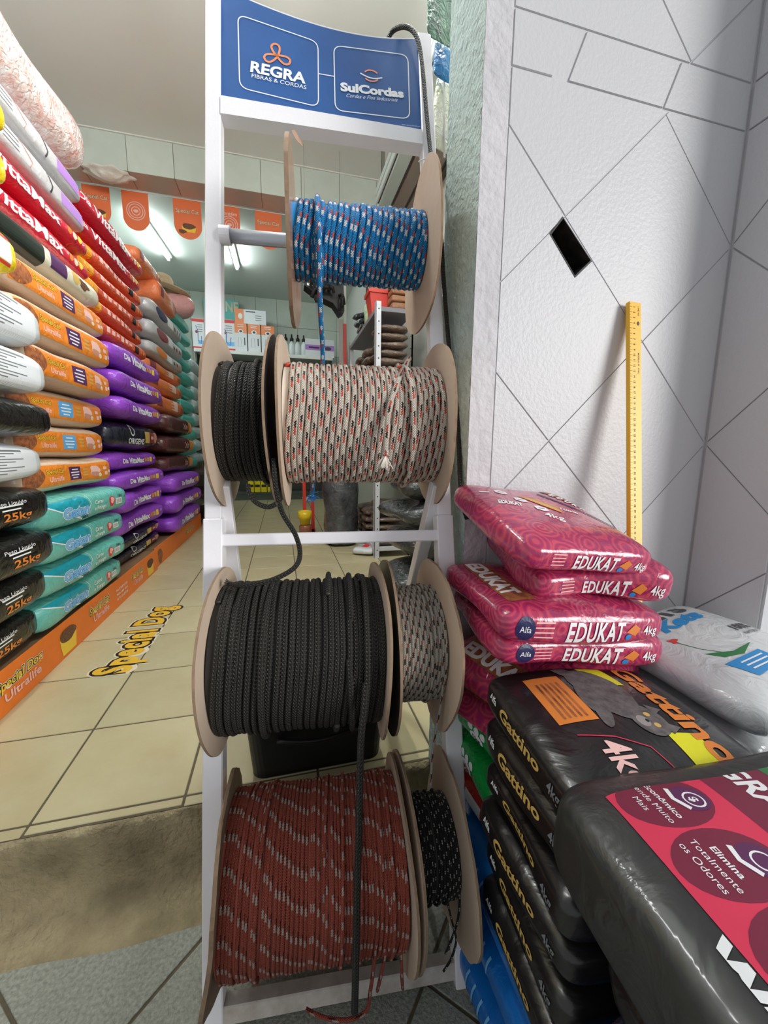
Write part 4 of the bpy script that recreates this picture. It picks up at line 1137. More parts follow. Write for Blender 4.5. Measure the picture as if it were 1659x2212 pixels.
# third column
YC, LC = 4.10, .92
for k, (px, a, b, yy) in enumerate(((345, 594, 632, 3.75), (378, 650, 700, 4.05))):
    lbag(px, a, b, yy, .55, F_['ora'], st_patch, 'orange and brown bag on top of the grey packs, %s of two' % ('upper', 'lower')[k], 'orange bags on the grey packs', Tmul=1.0)
for k, (px, a, b, c) in enumerate(((391, 716, 748, 'navy'), (392, 752, 785, 'maroon'), (391, 786, 813, 'amber'))):
    lbag(px, a, b, YC, LC, F_['grey'], lambda b, L, T, c=c: st_grey(b, L, T, c), 'grey pack with clear window in the third column, %s of three' % NUM[k], 'grey packs in the third column', name='flat_pack', cat='pack', e1=10, e2=4, pinch=.05)
for k, (px, a, b) in enumerate(((386, 814, 839), (391, 840, 869), (396, 871, 908))):
    lbag(px, a, b, YC, LC, F_['ora'], st_patch, 'orange bag under the grey packs, %s of three' % NUM[k], 'orange bags in the third column', rz=rz())
for k, (px, a, b) in enumerate(((415, 909, 943), (416, 945, 979), (416, 980, 1012))):
    lbag(px, a, b, YC, LC, F_['brown'], st_brown, 'dark brown bag with orange panel, %s of three' % NUM[k], 'brown bags in the third column', rz=rz(), wr=.006)
zg = share(430, 1013, YC, 3)
for k, (px, a, b) in enumerate(((430, 1013, 1053), (430, 1055, 1102), (430, 1104, 1150))):
    lbag(px, a, b, YC, LC+.05, F_['purple'], st_vita, 'purple bag at the foot of the third column, %s of three' % NUM[k], 'purple bags in the third column', rz=rz(), wr=.008, zz=zg[k], dx=.03)
# far columns
yt = np.linspace(700, 1012, 12)
for k in range(11):
    lbag(405+2.2*k, yt[k], yt[k+1], 4.80, .66, F_['steal'], st_none, 'turquoise bag in the fourth column, %s' % NUM[k], 'turquoise bags in the fourth column', rz=1.5*rz(), e2=3.2)
yt = np.linspace(790, 1002, 9)
for k in range(8):
    lbag(434+.6*k, yt[k], yt[k+1], 5.40, .55, F_['swhite'], st_none, 'pale bag in the farthest column, %s' % NUM[k], 'pale bags in the farthest column', rz=1.5*rz(), e2=3.2)
# near pile cut by the left edge of the picture
YL = 1.52
for k, (px, a, b) in enumerate(((12, 222, 318), (14, 330, 432))):
    lbag(px, a, b, 1.45, .5, F_['yel'], st_none, 'plain yellow bag end beside the clear-wrapped pack, %s of two' % ('upper', 'lower')[k], 'yellow bags in the near pile')
lbag(40, 512, 622, 1.42, .6, F_['yel'], st_yellow, 'yellow bag with red and white lettering in the near pile', None)
zl = dict(zip((70, 90, 76.5, 64), share(70, 1040, YL, 4)))
for (px, a, b, fm, stl, lab) in ((57, 664, 768, 'white', st_white, 'white bag with grey small print, topmost of the white bags'), (72, 769, 866, 'white', st_white, 'white bag with grey small print, just above the shiny black bag'),
        (76, 868, 950, 'black', st_none, 'shiny black bag between white bags in the near pile'), (66, 953, 1038, 'white', st_white, 'white bag with grey small print, below the shiny black bag'),
        (70, 1040, 1146, 'black', st_black, 'matt black bag, uppermost of four at the foot of the near pile'), (90, 1148, 1243, 'black', st_black, 'matt black bag, second of four at the foot of the near pile'),
        (76.5, 1244, 1342, 'black', st_black, 'matt black bag, third of four at the foot of the near pile'), (64, 1343, 1440, 'black', st_black, 'matt black bag, lowest of four at the foot of the near pile')):
    lbag(px, a, b, YL, .75, F_[fm], stl, lab, 'bags of the near pile', W=.45, rz=rz(), e2=4.0, dx=.06, zz=zl.get(px))
# low platform with an orange printed front
m_banner = mat('orange_banner', (240, 122, 34), .45, var=(20, .12))
m_plat = mat('platform_board', (120, 92, 66), .8)
def platform(y0, y1, xf, label, kind):
    e = empty('display_platform', (xf-.25, (y0+y1)/2, ZF), label, 'platform')
    MB().box((xf-.5, y0, ZF), (xf-.004, y1, ZF+.128), .002).obj('platform_box', m_plat, e)
    fb = MB().box((xf-.004, y0-.002, ZF), (xf, y1+.002, ZF+.134), .001).obj('front_banner', m_banner, e)
    p = Print(plane_map((xf, 0, ZF), (0, 1, 0), (0, 0, 1), (1, 0, 0)))
    ot = [(.13, G['white']), (.09, m_black)]
    if kind:
        def sp(txt, y, wd): 
            p.text('lettering', txt, y, .088, G['yellow'], w=wd, h=.028, bold=.02, outline=ot, shear=.1)
            p.text('lettering', 'Ultralife', y+.01, .048, G['pink'], w=wd*.8, h=.028, bold=.02)
        def bowl(y):
            p.put('bowl_picture', poly2([(y-.06, .075), (y+.06, .075), (y+.048, .012), (y-.048, .012)]), G['yellow'], 1)
            p.put('bowl_picture', ell2(y, .08, .058, .026, wob=.05), G['kibble'], 2)
        sp('Special Dog', 1.36, .22); bowl(1.64); sp('Special Cat', 1.91, .19); bowl(2.60); sp('Special Dog', 1.02, .2)
        for k in range(3): p.text('lettering', ('NUTRIENTES', 'PARA UMA VIDA', 'ULTRA SAUDÁVEL')[k], 2.16, .085-.022*k, G['white'], w=.14, h=.012, bold=.01)
        sp('Special Cat', 2.38, .17)
    else:
        p.put('bowl_picture', ell2(2.86, .06, .05, .05, wob=.1), G['brown'], 1)
        p.text('lettering', 'Special Dog', 3.75, .07, G['yellow'], w=.3, h=.03, bold=.02, outline=ot, shear=.1)
    p.build(fb)
platform(.90, 2.735, -.80, 'low platform with an orange printed front under the nearest bags', True)
platform(2.76, 4.25, -.815, 'low platform with an orange front under the farther bags', False)
# floor sticker
m_floorlet = flat('sticker_gold', (226, 178, 52), .4)
a3, b3 = onZ(228, 1468, ZF), onZ(398, 1300, ZF)
y0, y1 = onZ(240, 1455, ZF)[1], onZ(375, 1310, ZF)[1]
xm = (onZ(200, 1450, ZF)[0]+onZ(275, 1455, ZF)[0])/2
st = empty('floor_sticker', (xm, (y0+y1)/2, ZF), 'gold lettered floor sticker with black outline on the beige tiles', 'floor sticker')
pr = Print(plane_map((xm, (y0+y1)/2, ZF), (0, 1, 0), (-1, 0, 0), (0, 0, 1), .0004, .0003))
wd = (y1-y0)
for bd, mm, ly in ((.14, G['cream'], 0), (.10, m_black, 1), (.04, m_floorlet, 2)):
    pr.put(('sticker_border', 'letter_outline', 'lettering')[ly], text_fit('Special Dog', wd, .115, bd, space=1.12), mm, ly)
pr.build(st)

# ================================================================== BAGS AND RULER IN THE NICHE ON THE RIGHT
def pink_film():
    m, nt, b = new_mat('pink_swirl_bag_film')
    tc = nt.add('ShaderNodeTexCoord').outputs['Object']
    wob = nt.add('ShaderNodeTexNoise', inp={'Vector': tc, 'Scale': 16.0})
    vec = nt.add('ShaderNodeVectorMath', operation='MULTIPLY_ADD', inp={0: wob.outputs['Color'], 1: (.02, .02, .02), 2: tc}).outputs[0]
    vo = nt.add('ShaderNodeTexVoronoi', inp={'Vector': vec, 'Scale': 24.0})
    ring = nt.math('SINE', nt.math('MULTIPLY', vo.outputs['Distance'], 34.0))
    f1 = nt.math('GREATER_THAN', ring, .35)
    lo = nt.add('ShaderNodeTexNoise', inp={'Vector': tc, 'Scale': 7.0})
    base = nt.mix(lo.outputs['Fac'], lin((204, 56, 96)), lin((150, 40, 84)))
    c = nt.mix(nt.math('MULTIPLY', f1, .42), base, lin((120, 36, 92)))
    f2 = nt.math('MULTIPLY', nt.math('LESS_THAN', ring, -.55), .3)
    c = nt.mix(f2, c, lin((224, 96, 104)))
    nt.l.new(c, b.inputs['Base Color'])
    b.inputs['Roughness'].default_value = .22; b.inputs['Coat Weight'].default_value = .5; b.inputs['Coat Roughness'].default_value = .1
    nz = nt.add('ShaderNodeTexNoise', inp={'Vector': tc, 'Scale': 16.0, 'Detail': 4.0, 'Distortion': 1.8})
    bp = nt.add('ShaderNodeBump', inp={'Height': nz.outputs['Fac'], 'Strength': .5, 'Distance': .01}); nt.l.new(bp.outputs[0], b.inputs['Normal'])
    return m
m_pink = pink_film()
m_kets = film('silver_white_bag_film', (212, 216, 218), .25, 12, .3)
m_gat = film('matt_black_litter_film', (24, 22, 23), .3, 8, .2)
m_gran = film('black_woven_sack', (40, 42, 40), .45, 9, .22)
m_grn = film('green_bag_film', (10, 146, 62), .22, 14, .5)
m_blue = film('blue_bag_film', (10, 108, 190), .3, 9, .35)
m_redb = film('red_small_bag_film', (176, 44, 34), .3, 14, .5)
m_dor = film('purple_grey_film', (74, 66, 84), .25, 12, .5)
G['pinkred'] = flat('crimson_print', (214, 52, 84)); G['wine'] = flat('wine_print', (118, 30, 58)); G['lime'] = flat('lime_yellow_print', (226, 222, 30)); G['plum'] = flat('plum_print', (92, 36, 84))
G['catgrey'] = mat('grey_fur_print', (112, 106, 106), .6, var=(90, .9), c2=(64, 60, 62)); G['fawn'] = mat('wood_pellet_photo', (214, 190, 148), .6, var=(60, .8), c2=(170, 140, 96)); G['kgreen'] = flat('leaf_green_print', (44, 120, 66)); G['kblue'] = flat('bright_blue_print', (30, 140, 208))
def rbag(name, film_m, A, zA, B, zB, W, T, style, label, cat, group, rx=0.0, ext=1.04, Lx=None, **kw):
    """A, B: where the lower front corners stand in the view, at heights zA, zB"""
    a, b = onZ(*A, zA+CAMZ), onZ(*B, zB+CAMZ); d = b-a; L = (Lx or np.linalg.norm(d))*ext
    rz_ = math.atan2(d[1], d[0]); ry = -math.atan2(d[2], np.hypot(d[0], d[1]))
    inn = np.array([-math.sin(rz_), math.cos(rz_), 0])
    c = (a+b)/2+inn*(W/2*math.cos(rx))+np.array([0, 0, T/2+W/2*math.sin(rx)])
    seedc[0] += 1
    args = dict(e1=11.0, e2=3.8, pinch=.10, wr=.006, seed=seedc[0], grid=(36, 32, 14)); args.update(kw)
    bg_ = Bag(L, W, T, **args); style(bg_, L, W, T)
    return bg_.build(name, film_m, tuple(c), (rx, ry, rz_), label, cat, group)
def st_edu(k):
    def f(b, L, W, T):
        p = b.print
        p.text('brand_lettering', 'EDUKAT', L*.02, -T*.02, G['white'], w=L*.33, h=T*.40, bold=.025, face='front', layer=4, shear=.12, space=1.08)
        p.text('lettering', '4kg', L*.36, -T*.02, G['white'], w=L*.09, h=T*.22, bold=.01, face='front')
        p.put('printed_panel', poly2([(L*.20, -T*.05), (L*.25, T*.12), (L*.29, T*.02), (L*.26, -T*.14)]), G['amber'], 2, 'front')
        p.put('printed_panel', ell2(L*.215, -T*.16, L*.018, T*.06), G['kblue'], 3, 'front')
        for q in range(4): p.put('lettering', rect2(-L*.27, T*(.16-.10*q), L*.10, T*.03, .03), G['pink'], 2, 'front')
        if k == 0:      # top face in view
            p.put('printed_panel', poly2([(L*.10, W*.02), (L*.0, W*.17), (-L*.12, W*.20), (-L*.02, W*.04), (L*.06, -W*.08)]), G['gold'], 2, 'top')
            p.put('printed_panel', stroke2([(L*.10, W*.02), (L*.0, W*.17), (-L*.12, W*.20), (-L*.02, W*.04), (L*.06, -W*.08)], .005, True), G['amber'], 3, 'top')
            for (u, v) in ((-L*.24, W*.24), (-L*.16, W*.10), (-L*.09, -W*.04)):
                p.put('printed_panel', poly2([(u+L*.055*math.cos(R_(60*q+20)), v+W*.05*math.sin(R_(60*q+20))) for q in range(6)]), G['white'], 2, 'top')
                p.put('lettering', rect2(u, v, L*.05, W*.008, .03), G['plum'], 4, 'top')
            p.text('lettering', '4kg', -L*.08, -W*.16, G['white'], w=L*.13, h=W*.07, bold=.01, rot=R_(-25), face='top')
            p.text('brand_lettering', 'EDUKAT', -L*.30, W*.02, G['white'], w=L*.16, h=W*.06, bold=.05, rot=R_(-20), face='top')
            p.put('lettering', move2(rect2(0, 0, L*.12, W*.02, .03), -L*.40, W*.24, R_(-20)), G['white'], 2, 'top')
            p.text('lettering', '100%', L*.17, -W*.02, G['white'], w=L*.12, h=W*.045, bold=.02, rot=R_(-35), face='top')
            p.put('printed_panel', poly2([(L*.22, W*.38), (L*.42, W*.05), (L*.47, -W*.25), (L*.44, W*.3), (L*.32, W*.42)]), G['brown'], 2, 'top')
            p.put('printed_panel', stroke2([(L*.14, W*.30), (L*.30, W*.02), (L*.40, -W*.22)], .006), G['navy'], 3, 'top')
            for q in range(6): p.text('brand_lettering', 'EDUKAT'[q], L*(.30+.028*q), W*(.31-.055*q), G['white'], w=L*.035, h=W*.09, bold=.05, rot=R_(-55), face='top')
        if k >= 2:      # exposed left end of the top
            p.put('printed_panel', rect2(-L*.36, W*.0, L*.20, W*.72, .02), G['brown'], 2, 'top')
            p.put('printed_panel', rect2(-L*.455, W*.0, L*.04, W*.8, .02), G['white'], 3, 'top')
            p.text('brand_lettering', 'EDUKAT', -L*.34, W*.05, G['white'], w=W*.6, h=L*.10, bold=.05, rot=R_(-90), face='top')
            p.put('printed_panel', ell2(-L*.37, T*.02, L*.05, T*.26), G['navy'], 2, 'front')
            p.text('lettering', 'Alfa', -L*.37, T*.02, G['white'], w=L*.06, h=T*.14, face='front')
    return f
GE = 'pink cat litter bags'
rbag('cat_litter_bag', m_pink, (1155, 1252), -.168, (1405, 1260), -.192, .25, .058, st_edu(0), 'pink swirled cat litter bag, topmost of its pile', 'cat litter bag', GE, rx=R_(15), ext=1.10, bow=.002, wr=.005)
rbag('cat_litter_bag', m_pink, (1180, 1330), -.238, (1425, 1322), -.238, .24, .075, st_edu(1), 'pink swirled cat litter bag, second from the top of its pile', 'cat litter bag', GE, rx=R_(8), ext=1.22, wr=.007)
rbag('cat_litter_bag', m_pink, (1100, 1404), -.272, (1428, 1398), -.297, .23, .062, st_edu(2), 'pink swirled cat litter bag with exposed orange end, third from the top', 'cat litter bag', GE, rx=R_(3), ext=1.10, wr=.007)
rbag('cat_litter_bag', m_pink, (1104, 1456), -.318, (1416, 1446), -.343, .23, .058, st_edu(3), 'pink swirled cat litter bag, just above the black bag with a cat', 'cat litter bag', GE, rx=R_(3), ext=1.12, wr=.007)
def place(b, name, m, c, rot, label, cat, group=None): return b.build(name, m, (c[0], c[1], c[2]+CAMZ), tuple(R_(q) for q in rot), label, cat, group)
def hbag(name, m, c, dims, rot, label, cat, group=None, style=None, **kw):
    seedc[0] += 1
    args = dict(e1=11.0, e2=3.8, pinch=.10, wr=.005, seed=seedc[0]); args.update(kw)
    b = Bag(*dims, **args)
    if style: style(b, *dims)
    return place(b, name, m, c, rot, label, cat, group)
hbag('cat_litter_bag', m_pink, (.430, .560, -.362), (.27, .22, .058), (0, -4, 14), 'pink swirled cat litter bag drooping left beside the black bags, upper one', 'cat litter bag', GE, lambda b, L, W, T: st_edu(2)(b, L, W, T), sag=.02)
hbag('cat_litter_bag', m_pink, (.435, .565, -.424), (.27, .22, .058), (0, -5, 20), 'pink swirled cat litter bag drooping left beside the black bags, lower one', 'cat litter bag', GE, lambda b, L, W, T: st_edu(2)(b, L, W, T), sag=.02)
def st_green(b, L, W, T):
    p = b.print
    for face, sc in (('left', 1), ('front', 1)):
        u0 = 0 if face == 'left' else -L*.38
        p.put('paw_print', ell2(u0, -T*.12, .020, T*.18), G['white'], 2, face)
        for q in range(3): p.put('paw_print', ell2(u0+(-.018+.018*q), T*.14, .0075, T*.11), G['white'], 2, face)
        p.text('lettering', '1kg', u0, -T*.13, G['black'], w=.022, h=T*.16, bold=.03, face=face, layer=4)
for k in range(2):
    hbag('cat_litter_bag', m_grn, (.428-.004*k, .570, -.490-.066*k), (.235, .19, .064), (0, 0, 6-8*k), 'green bag with white paw prints, %s of two beside the rack' % ('upper', 'lower')[k], 'cat litter bag', 'green bags', st_green)
hbag('cat_litter_bag', m_redb, (.43, .565, -.624), (.235, .20, .066), (0, 0, 4), 'dull red bag under the green bags', 'cat litter bag', None, lambda b, L, W, T: b.print.put('printed_panel', rect2(0, 0, .05, T*.4, .02), G['white'], 2, 'left'))
def st_blue(b, L, W, T):
    for k in range(5): b.print.put('lettering', stroke2([(-W*.30+.02*k, -T*.3+.004*k), (-W*.29+.02*k, T*.25)], .004), G['lblue'], 2, 'left')
for k in range(3):
    hbag('large_bag', m_blue, (.49, .42-.02*k, -.706-.1*k), (.40, .42, .098), (0, 0, -3+3*k), 'bright blue bag low beside the rack, %s of three' % NUM[k], 'bag', 'blue bags at the foot of the rack', st_blue, e1=9, e2=3.4)
# black bags with a grey cat
def st_gat(k):
    def f(b, L, W, T):
        p = b.print
        r_ = -pi/2      # the print runs towards the street
        p.text('brand_lettering', 'Gattino', 0, T*.10, G['gold'], w=W*.42, h=T*.26, bold=.03, face='left')
        p.text('lettering', '4kg', W*.34, T*.02, G['grey'], w=W*.10, h=T*.24, bold=.02, face='left')
        p.text('lettering', 'Alfa', -W*.32, T*.14, G['white'], w=W*.09, h=T*.16, bold=.02, face='left')
        if k: return
        p.text('brand_lettering', 'Gattino', L*.31, W*.01, G['amber'], w=W*.86, h=L*.13, bold=.035, rot=r_, face='top', layer=4)
        p.put('printed_panel', ell2(L*.455, -W*.12, .006, .006), G['pinkred'], 3, 'top')
        p.put('printed_panel', poly2([(L*.02, W*.47), (L*.17, W*.47), (L*.19, W*.20), (L*.05, W*.20)]), G['lime'], 1, 'top')
        p.put('printed_panel', poly2([(L*.12, -W*.20), (L*.27, -W*.22), (L*.27, -W*.47), (L*.12, -W*.47)]), G['lime'], 1, 'top')
        p.put('printed_panel', move2(rect2(0, 0, W*.40, L*.20, .015), -L*.24, W*.12, r_), G['amber'], 1, 'top')
        for q in range(5): p.put('lettering', move2(rect2(0, 0, W*.30, L*.012, .03), -L*(.18+.028*q), W*.10, r_), G['brown'], 3, 'top')
        # photograph of a grey cat lying
        p.put('cat_picture', ell2(L*.02, W*.15, L*.13, W*.25, 24, wob=.03, rot=.15), G['catgrey'], 2, 'top')
        p.put('cat_picture', ell2(-L*.07, W*.36, L*.045, W*.10, rot=.5), G['catgrey'], 2, 'top')
        for (u, v, rr) in ((-L*.085, -W*.02, -.35), (-L*.10, W*.10, -.2)): p.put('cat_picture', ell2(u, v, L*.035, W*.13, rot=rr), G['catgrey'], 2.4, 'top')
        p.put('cat_picture', ell2(L*.10, -W*.11, L*.085, W*.115, 24), G['catgrey'], 3, 'top')
        for v in (-.035, -.175): p.put('cat_picture', poly2([(L*.155, W*(v+.045)), (L*.225, W*v), (L*.155, W*(v-.045))]), G['catgrey'], 3.4, 'top')
        for v in (-.07, -.15): p.put('cat_picture', ell2(L*.115, W*v, .0042, .0036), G['gold'], 4, 'top')
        p.put('cat_picture', ell2(L*.065, -W*.115, L*.03, W*.04), flat('pale_fur_print', (150, 144, 142)), 4, 'top')
        p.put('cat_picture', ell2(L*.085, -W*.115, .0024, .0026), m_black, 5, 'top')
        p.text('lettering', '4kg', -L*.18, -W*.34, G['pink'], w=W*.24, h=L*.13, bold=.02, rot=r_, face='top')
        p.put('printed_panel', stroke2([(-L*.30, -W*.16), (-L*.14, -W*.20), (-L*.02, -W*.28), (L*.02, -W*.46)], .0016), G['pinkred'], 2, 'top')
    return f
for k in range(6):
    hbag('cat_litter_bag', m_gat, (.410+.004*math.sin(k*2), .378-.003*k, -.364-.064*k), (.265, .215, .064), (3 if k == 0 else 0, 2, -4+1.5*math.sin(3*k)), 'black litter bag with gold lettering, %s' % ('topmost, showing a grey cat and yellow stripes' if k == 0 else NUM[k]+' of the cat bag stack'), 'cat litter bag', 'black litter bags', st_gat(k), e1=12, e2=4.4, grid=(34, 30, 14))
# big sack of litter in front
def st_gran(b, L, W, T):
    p = b.print; r_ = -pi/2
    p.put('printed_panel', rect2(-L*.295, 0, L*.235, W*.97, .018), G['pinkred'], 1, 'top')
    p.put('printed_panel', rect2(-L*.098, 0, L*.16, W*.97, .018), G['wine'], 2, 'top')
    p.put('printed_panel', rect2(L*.18, 0, L*.38, W*.97, .018), G['fawn'], 1, 'top')
    p.put('printed_panel', rect2(-L*.005, 0, L*.028, W*.97, .02), G['kgreen'], 3, 'top')
    p.text('brand_lettering', 'GRANULADO', -L*.085, W*.29, G['white'], w=.175, h=.027, bold=.03, shear=.15, rot=r_, face='top', layer=4)
    p.text('brand_lettering', 'DE MADEIRA', -L*.155, W*.17, G['white'], w=.12, h=.014, bold=.015, rot=r_, face='top', layer=4)
    for k, t in enumerate((('Econômico', 'Rende Muito', 'Mais'), ('Elimina', 'Totalmente', 'os Odores'), ('', '', ''), ('', '', ''))):
        v = W*(.405-.112*k); u0 = -L*.305
        p.put('printed_badge', ell2(u0, v, L*.098, W*.054, 26), G['wine'], 2, 'top')
        p.put('printed_badge', ell2(u0+L*.055, v-.002, L*.038, W*.027, 18), G['plum'], 3, 'top')
        p.put('printed_badge', stroke2([(u0+L*.060+.009*math.cos(q), v-.004+.008*math.sin(q)) for q in np.linspace(0, 2*pi, 18, endpoint=False)], .0016, True), G['white'], 4, 'top')
        p.put('printed_badge', stroke2([(u0+L*.028, v+W*.022), (u0+L*.02, v), (u0+L*.034, v-W*.024)], .0045), G['white'], 4, 'top')
        if k == 0: p.text('lettering', '$', u0+L*.060, v-.004, G['white'], h=.008, bold=.03, rot=r_, face='top', layer=5)
        for q in range(3):
            if t[q]: p.text('lettering', t[q], u0-L*(.004+.024*q), v, G['white'], h=.0064, bold=.02 if q == 0 else 0, rot=r_, face='top', layer=4)
    p.text('brand_lettering', 'WOOD', -L*.438, W*.12, G['white'], w=.10, h=.020, bold=.06, rot=r_, face='top', layer=3)
    p.text('brand_lettering', 'PELLETS', -L*.475, W*.12, G['white'], w=.09, h=.008, bold=.03, rot=r_, face='top', layer=3)
hbag('litter_sack', m_gran, (.470, .030, -.378), (.47, .52, .105), (1, 1, -3), 'large black and crimson sack of wood litter granules nearest the viewer', 'litter sack', None, st_gran, e2=6, e1=14, pinch=.03, grid=(44, 44, 16), wr=.006)
for k, (m_, lb) in enumerate(((m_gat, 'plain black sack directly under the crimson litter sack'), (m_dor, 'dark purple grey sack low in the front pile'), (m_gat, 'plain black sack, second from the ground in the front pile'), (m_gat, 'plain black sack on the ground in the front pile'))):
    hbag('litter_sack', m_, (.495-.008*k, .02-.004*k, -.484-.106*k), (.46, .47, .106), (0, 0, -2+2*math.sin(k)), lb, 'litter sack', 'sacks under the crimson sack', e1=9, e2=3.6)
# silver white bags by the side wall
def st_kets(k):
    def f(b, L, W, T):
        p = b.print
        p.text('lettering', 'Alfa', -L*.26, 0, G['grey'], w=L*.09, h=T*.2, bold=.02, face='front')
        p.text('brand_lettering', 'Kets', -L*.02, 0, G['gblue'], w=L*.20, h=T*.30, bold=.02, face='front')
        p.put('printed_panel', rect2(L*.25, 0, L*.08, T*.3, .02), G['dgrey'], 2, 'front')
        if k: 
            p.put('printed_panel', rect2(-L*.10, -W*.40, L*.5, W*.16, .02), G['kblue'], 2, 'top'); return
        p.text('brand_lettering', 'KETS', L*.0, W*.38, G['dgrey'], w=L*.52, h=W*.13, bold=.05, face='top')
        p.text('brand_lettering', 'Kets', L*.02, W*.24, G['kblue'], w=L*.42, h=W*.11, bold=.06, face='top', shear=.25)
        p.put('printed_panel', poly2([(-L*.28, -W*.20), (L*.06, -W*.20), (L*.09, -W*.33), (-L*.24, -W*.34)]), G['kblue'], 2, 'top')
        for q in range(3): p.put('lettering', rect2(-L*.08, -W*(.235+.03*q), L*.22, W*.010, .04), G['white'], 4, 'top')
        p.text('lettering', '100%', L*.27, W*.0, G['dgrey'], w=L*.17, h=W*.06, bold=.03, face='top')
        p.text('lettering', 'NATURAL', L*.27, -W*.07, G['dgrey'], w=L*.17, h=W*.025, bold=.01, face='top')
        p.put('leaf_print', poly2([(-L*.26, -W*.08), (-L*.05, -W*.16), (L*.10, -W*.14), (-L*.06, -W*.19), (-L*.2, -W*.16)]), G['kgreen'], 1, 'top')
        p.put('leaf_print', ell2(-L*.26, W*.10, L*.03, W*.025, wob=.3), G['red'], 1, 'top')
        p.put('leaf_print', stroke2([(-L*.26, W*.08), (-L*.22, -W*.04), (-L*.14, -W*.14)], .0018), G['kgreen'], 1, 'top')
    return f
for k in range(5):
    hbag('cat_litter_bag', m_kets, (.728+.008*math.sin(2*k), .485-.006*k, -.352-.062*k), (.30, .255, .064), (2 if k == 0 else 0, 0, 12-4*k), 'silver white litter bag with blue print, %s' % ('topmost, by the side wall' if k == 0 else NUM[k]+' by the side wall'), 'cat litter bag', 'silver white litter bags', st_kets(k), e2=3.6, grid=(34, 30, 14), wr=.008)
# support under the pink and white piles, out of sight
m_crate = mat('grey_crate', (90, 90, 92), .6)
for (x0, x1, y0, y1, zt, lab) in ((.33, .56, .50, .66, -.70+CAMZ, 'grey plastic crate under the red and green bags'), (.60, .88, .37, .60, -.634+CAMZ, 'grey plastic crate under the silver white bags')):
    e = empty('storage_crate', ((x0+x1)/2, (y0+y1)/2, 0), lab, 'crate')
    for k, (a, b, c, d) in enumerate(((x0, x1, y0, y0+.01), (x0, x1, y1-.01, y1), (x0, x0+.01, y0, y1), (x1-.01, x1, y0, y1))): MB().box((a, c, .0), (b, d, zt-.01), .002).obj('crate_side', m_crate, e)
    MB().box((x0, y0, zt-.012), (x1, y1, zt-.004), .002).obj('crate_lid', m_crate, e)
# yellow metre ruler leaning on the wall
m_rul = mat('yellow_ruler_paint', (244, 188, 44), .4, var=(8, .2), c2=(226, 160, 30))
ta, tb_ = onY(1368, 655, YW-.010), onY(1370, 1155, YW-.085)
d = (tb_-ta); d = d/np.linalg.norm(d)
xax = np.array([1., 0, 0]); xax -= d*np.dot(xax, d); xax /= np.linalg.norm(xax); nrm = np.cross(xax, -d)
if nrm[1] > 0: nrm = -nrm
rl = empty('metre_ruler', tuple(ta+d*1.0), 'yellow metre ruler with black numbers leaning on the white wall', 'ruler')
MB().box((-.0145, 0, -.005), (.0145, 1.0, .005), .0012, frame_M(ta, xax, d, nrm)).obj('ruler_board', m_rul, rl)
pr = Print(plane_map(ta, xax, -d, nrm, .0052, .0002))
for k in range(1, 62):
    pr.put('tick_marks', rect2(-.0115, -.0105*k, .006, .0006, .1), m_black, 1)
    pr.put('tick_marks', rect2(-.0130, -.0105*(k-.5), .003, .0005, .1), m_black, 1)
    pr.text('numbers', str(k), -.003, -.0105*k, m_black, h=.0042, bold=.02, rot=-pi/2, layer=1)
pr.text('lettering', '1 METRO', .007, -.018, m_black, h=.0035, rot=-pi/2, layer=1)
pr.text('lettering', 'MODELO: SP   CNPJ', .007, -.12, m_black, h=.0034, bold=.01, rot=-pi/2, layer=1)
pr.put('lettering', ell2(.006, -.042, .003, .004), m_black, 1)
pr.build(rl)

# ================================================================== INSIDE THE SHOP, BEHIND THE RACK
m_shelfm = mat('grey_shelf_steel', (206, 208, 214), .45)
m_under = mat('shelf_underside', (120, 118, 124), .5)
m_brn = film('brown_substrate_film', (112, 94, 82), .18, 18, .7, var=(20, .5), c2=(82, 68, 58))
m_blkgl = film('glossy_black_bale_film', (52, 56, 56), .14, 16, .9)
# steel shelf rack along the right wall
SX0, SX1, SY0, SY1 = .625, .89, 2.69, 3.75
sh = empty('shelf_rack', ((SX0+SX1)/2, (SY0+SY1)/2, ZF), 'grey steel shelf rack with punched posts inside the shop', 'shelf rack')
ztop = .975+CAMZ
for x in (SX0, SX1):
    for y in (SY0, SY1):
        po = MB().box((x, y, ZF), (x+(.036 if x == SX0 else -.036), y+.003, ztop), .0).box((x, y, ZF), (x+(.003 if x == SX0 else -.003), y+.036, ztop)).obj('post', m_shelfm, sh)
        if y == SY0:
            mb = MB()
            for k in range(22):
                V, F = lathe_geo([(0.0005, 0), (.005, 0)], 8); mb.add(np.stack([x+(.02 if x == SX0 else -.02)+V[:, 0], np.full(len(V), y-.0006), ZF+.06+.078*k+V[:, 1]], 1), [f[::-1] for f in F])
            mb.obj('punched_holes', m_black, po, kind='stuff')
SHZ = [ztop-.03, .36+CAMZ, -.18+CAMZ, ZF+.08]
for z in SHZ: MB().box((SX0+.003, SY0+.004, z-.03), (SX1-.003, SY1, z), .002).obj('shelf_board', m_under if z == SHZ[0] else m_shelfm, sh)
GB = 'brown bags on the shelf rack'
def boxbag(name, m, c, dims, rot, label, cat, group=None, style=None, **kw):
    seedc[0] += 1
    a = dict(e1=6, e2=2.6, pinch=.3, wr=.006, seed=seedc[0], grid=(18, 12, 8)); a.update(kw)
    b = Bag(*dims, **a)
    if style: style(b, *dims)
    return b.build(name, m, tuple(c), tuple(R_(q) for q in rot), label, cat, group)
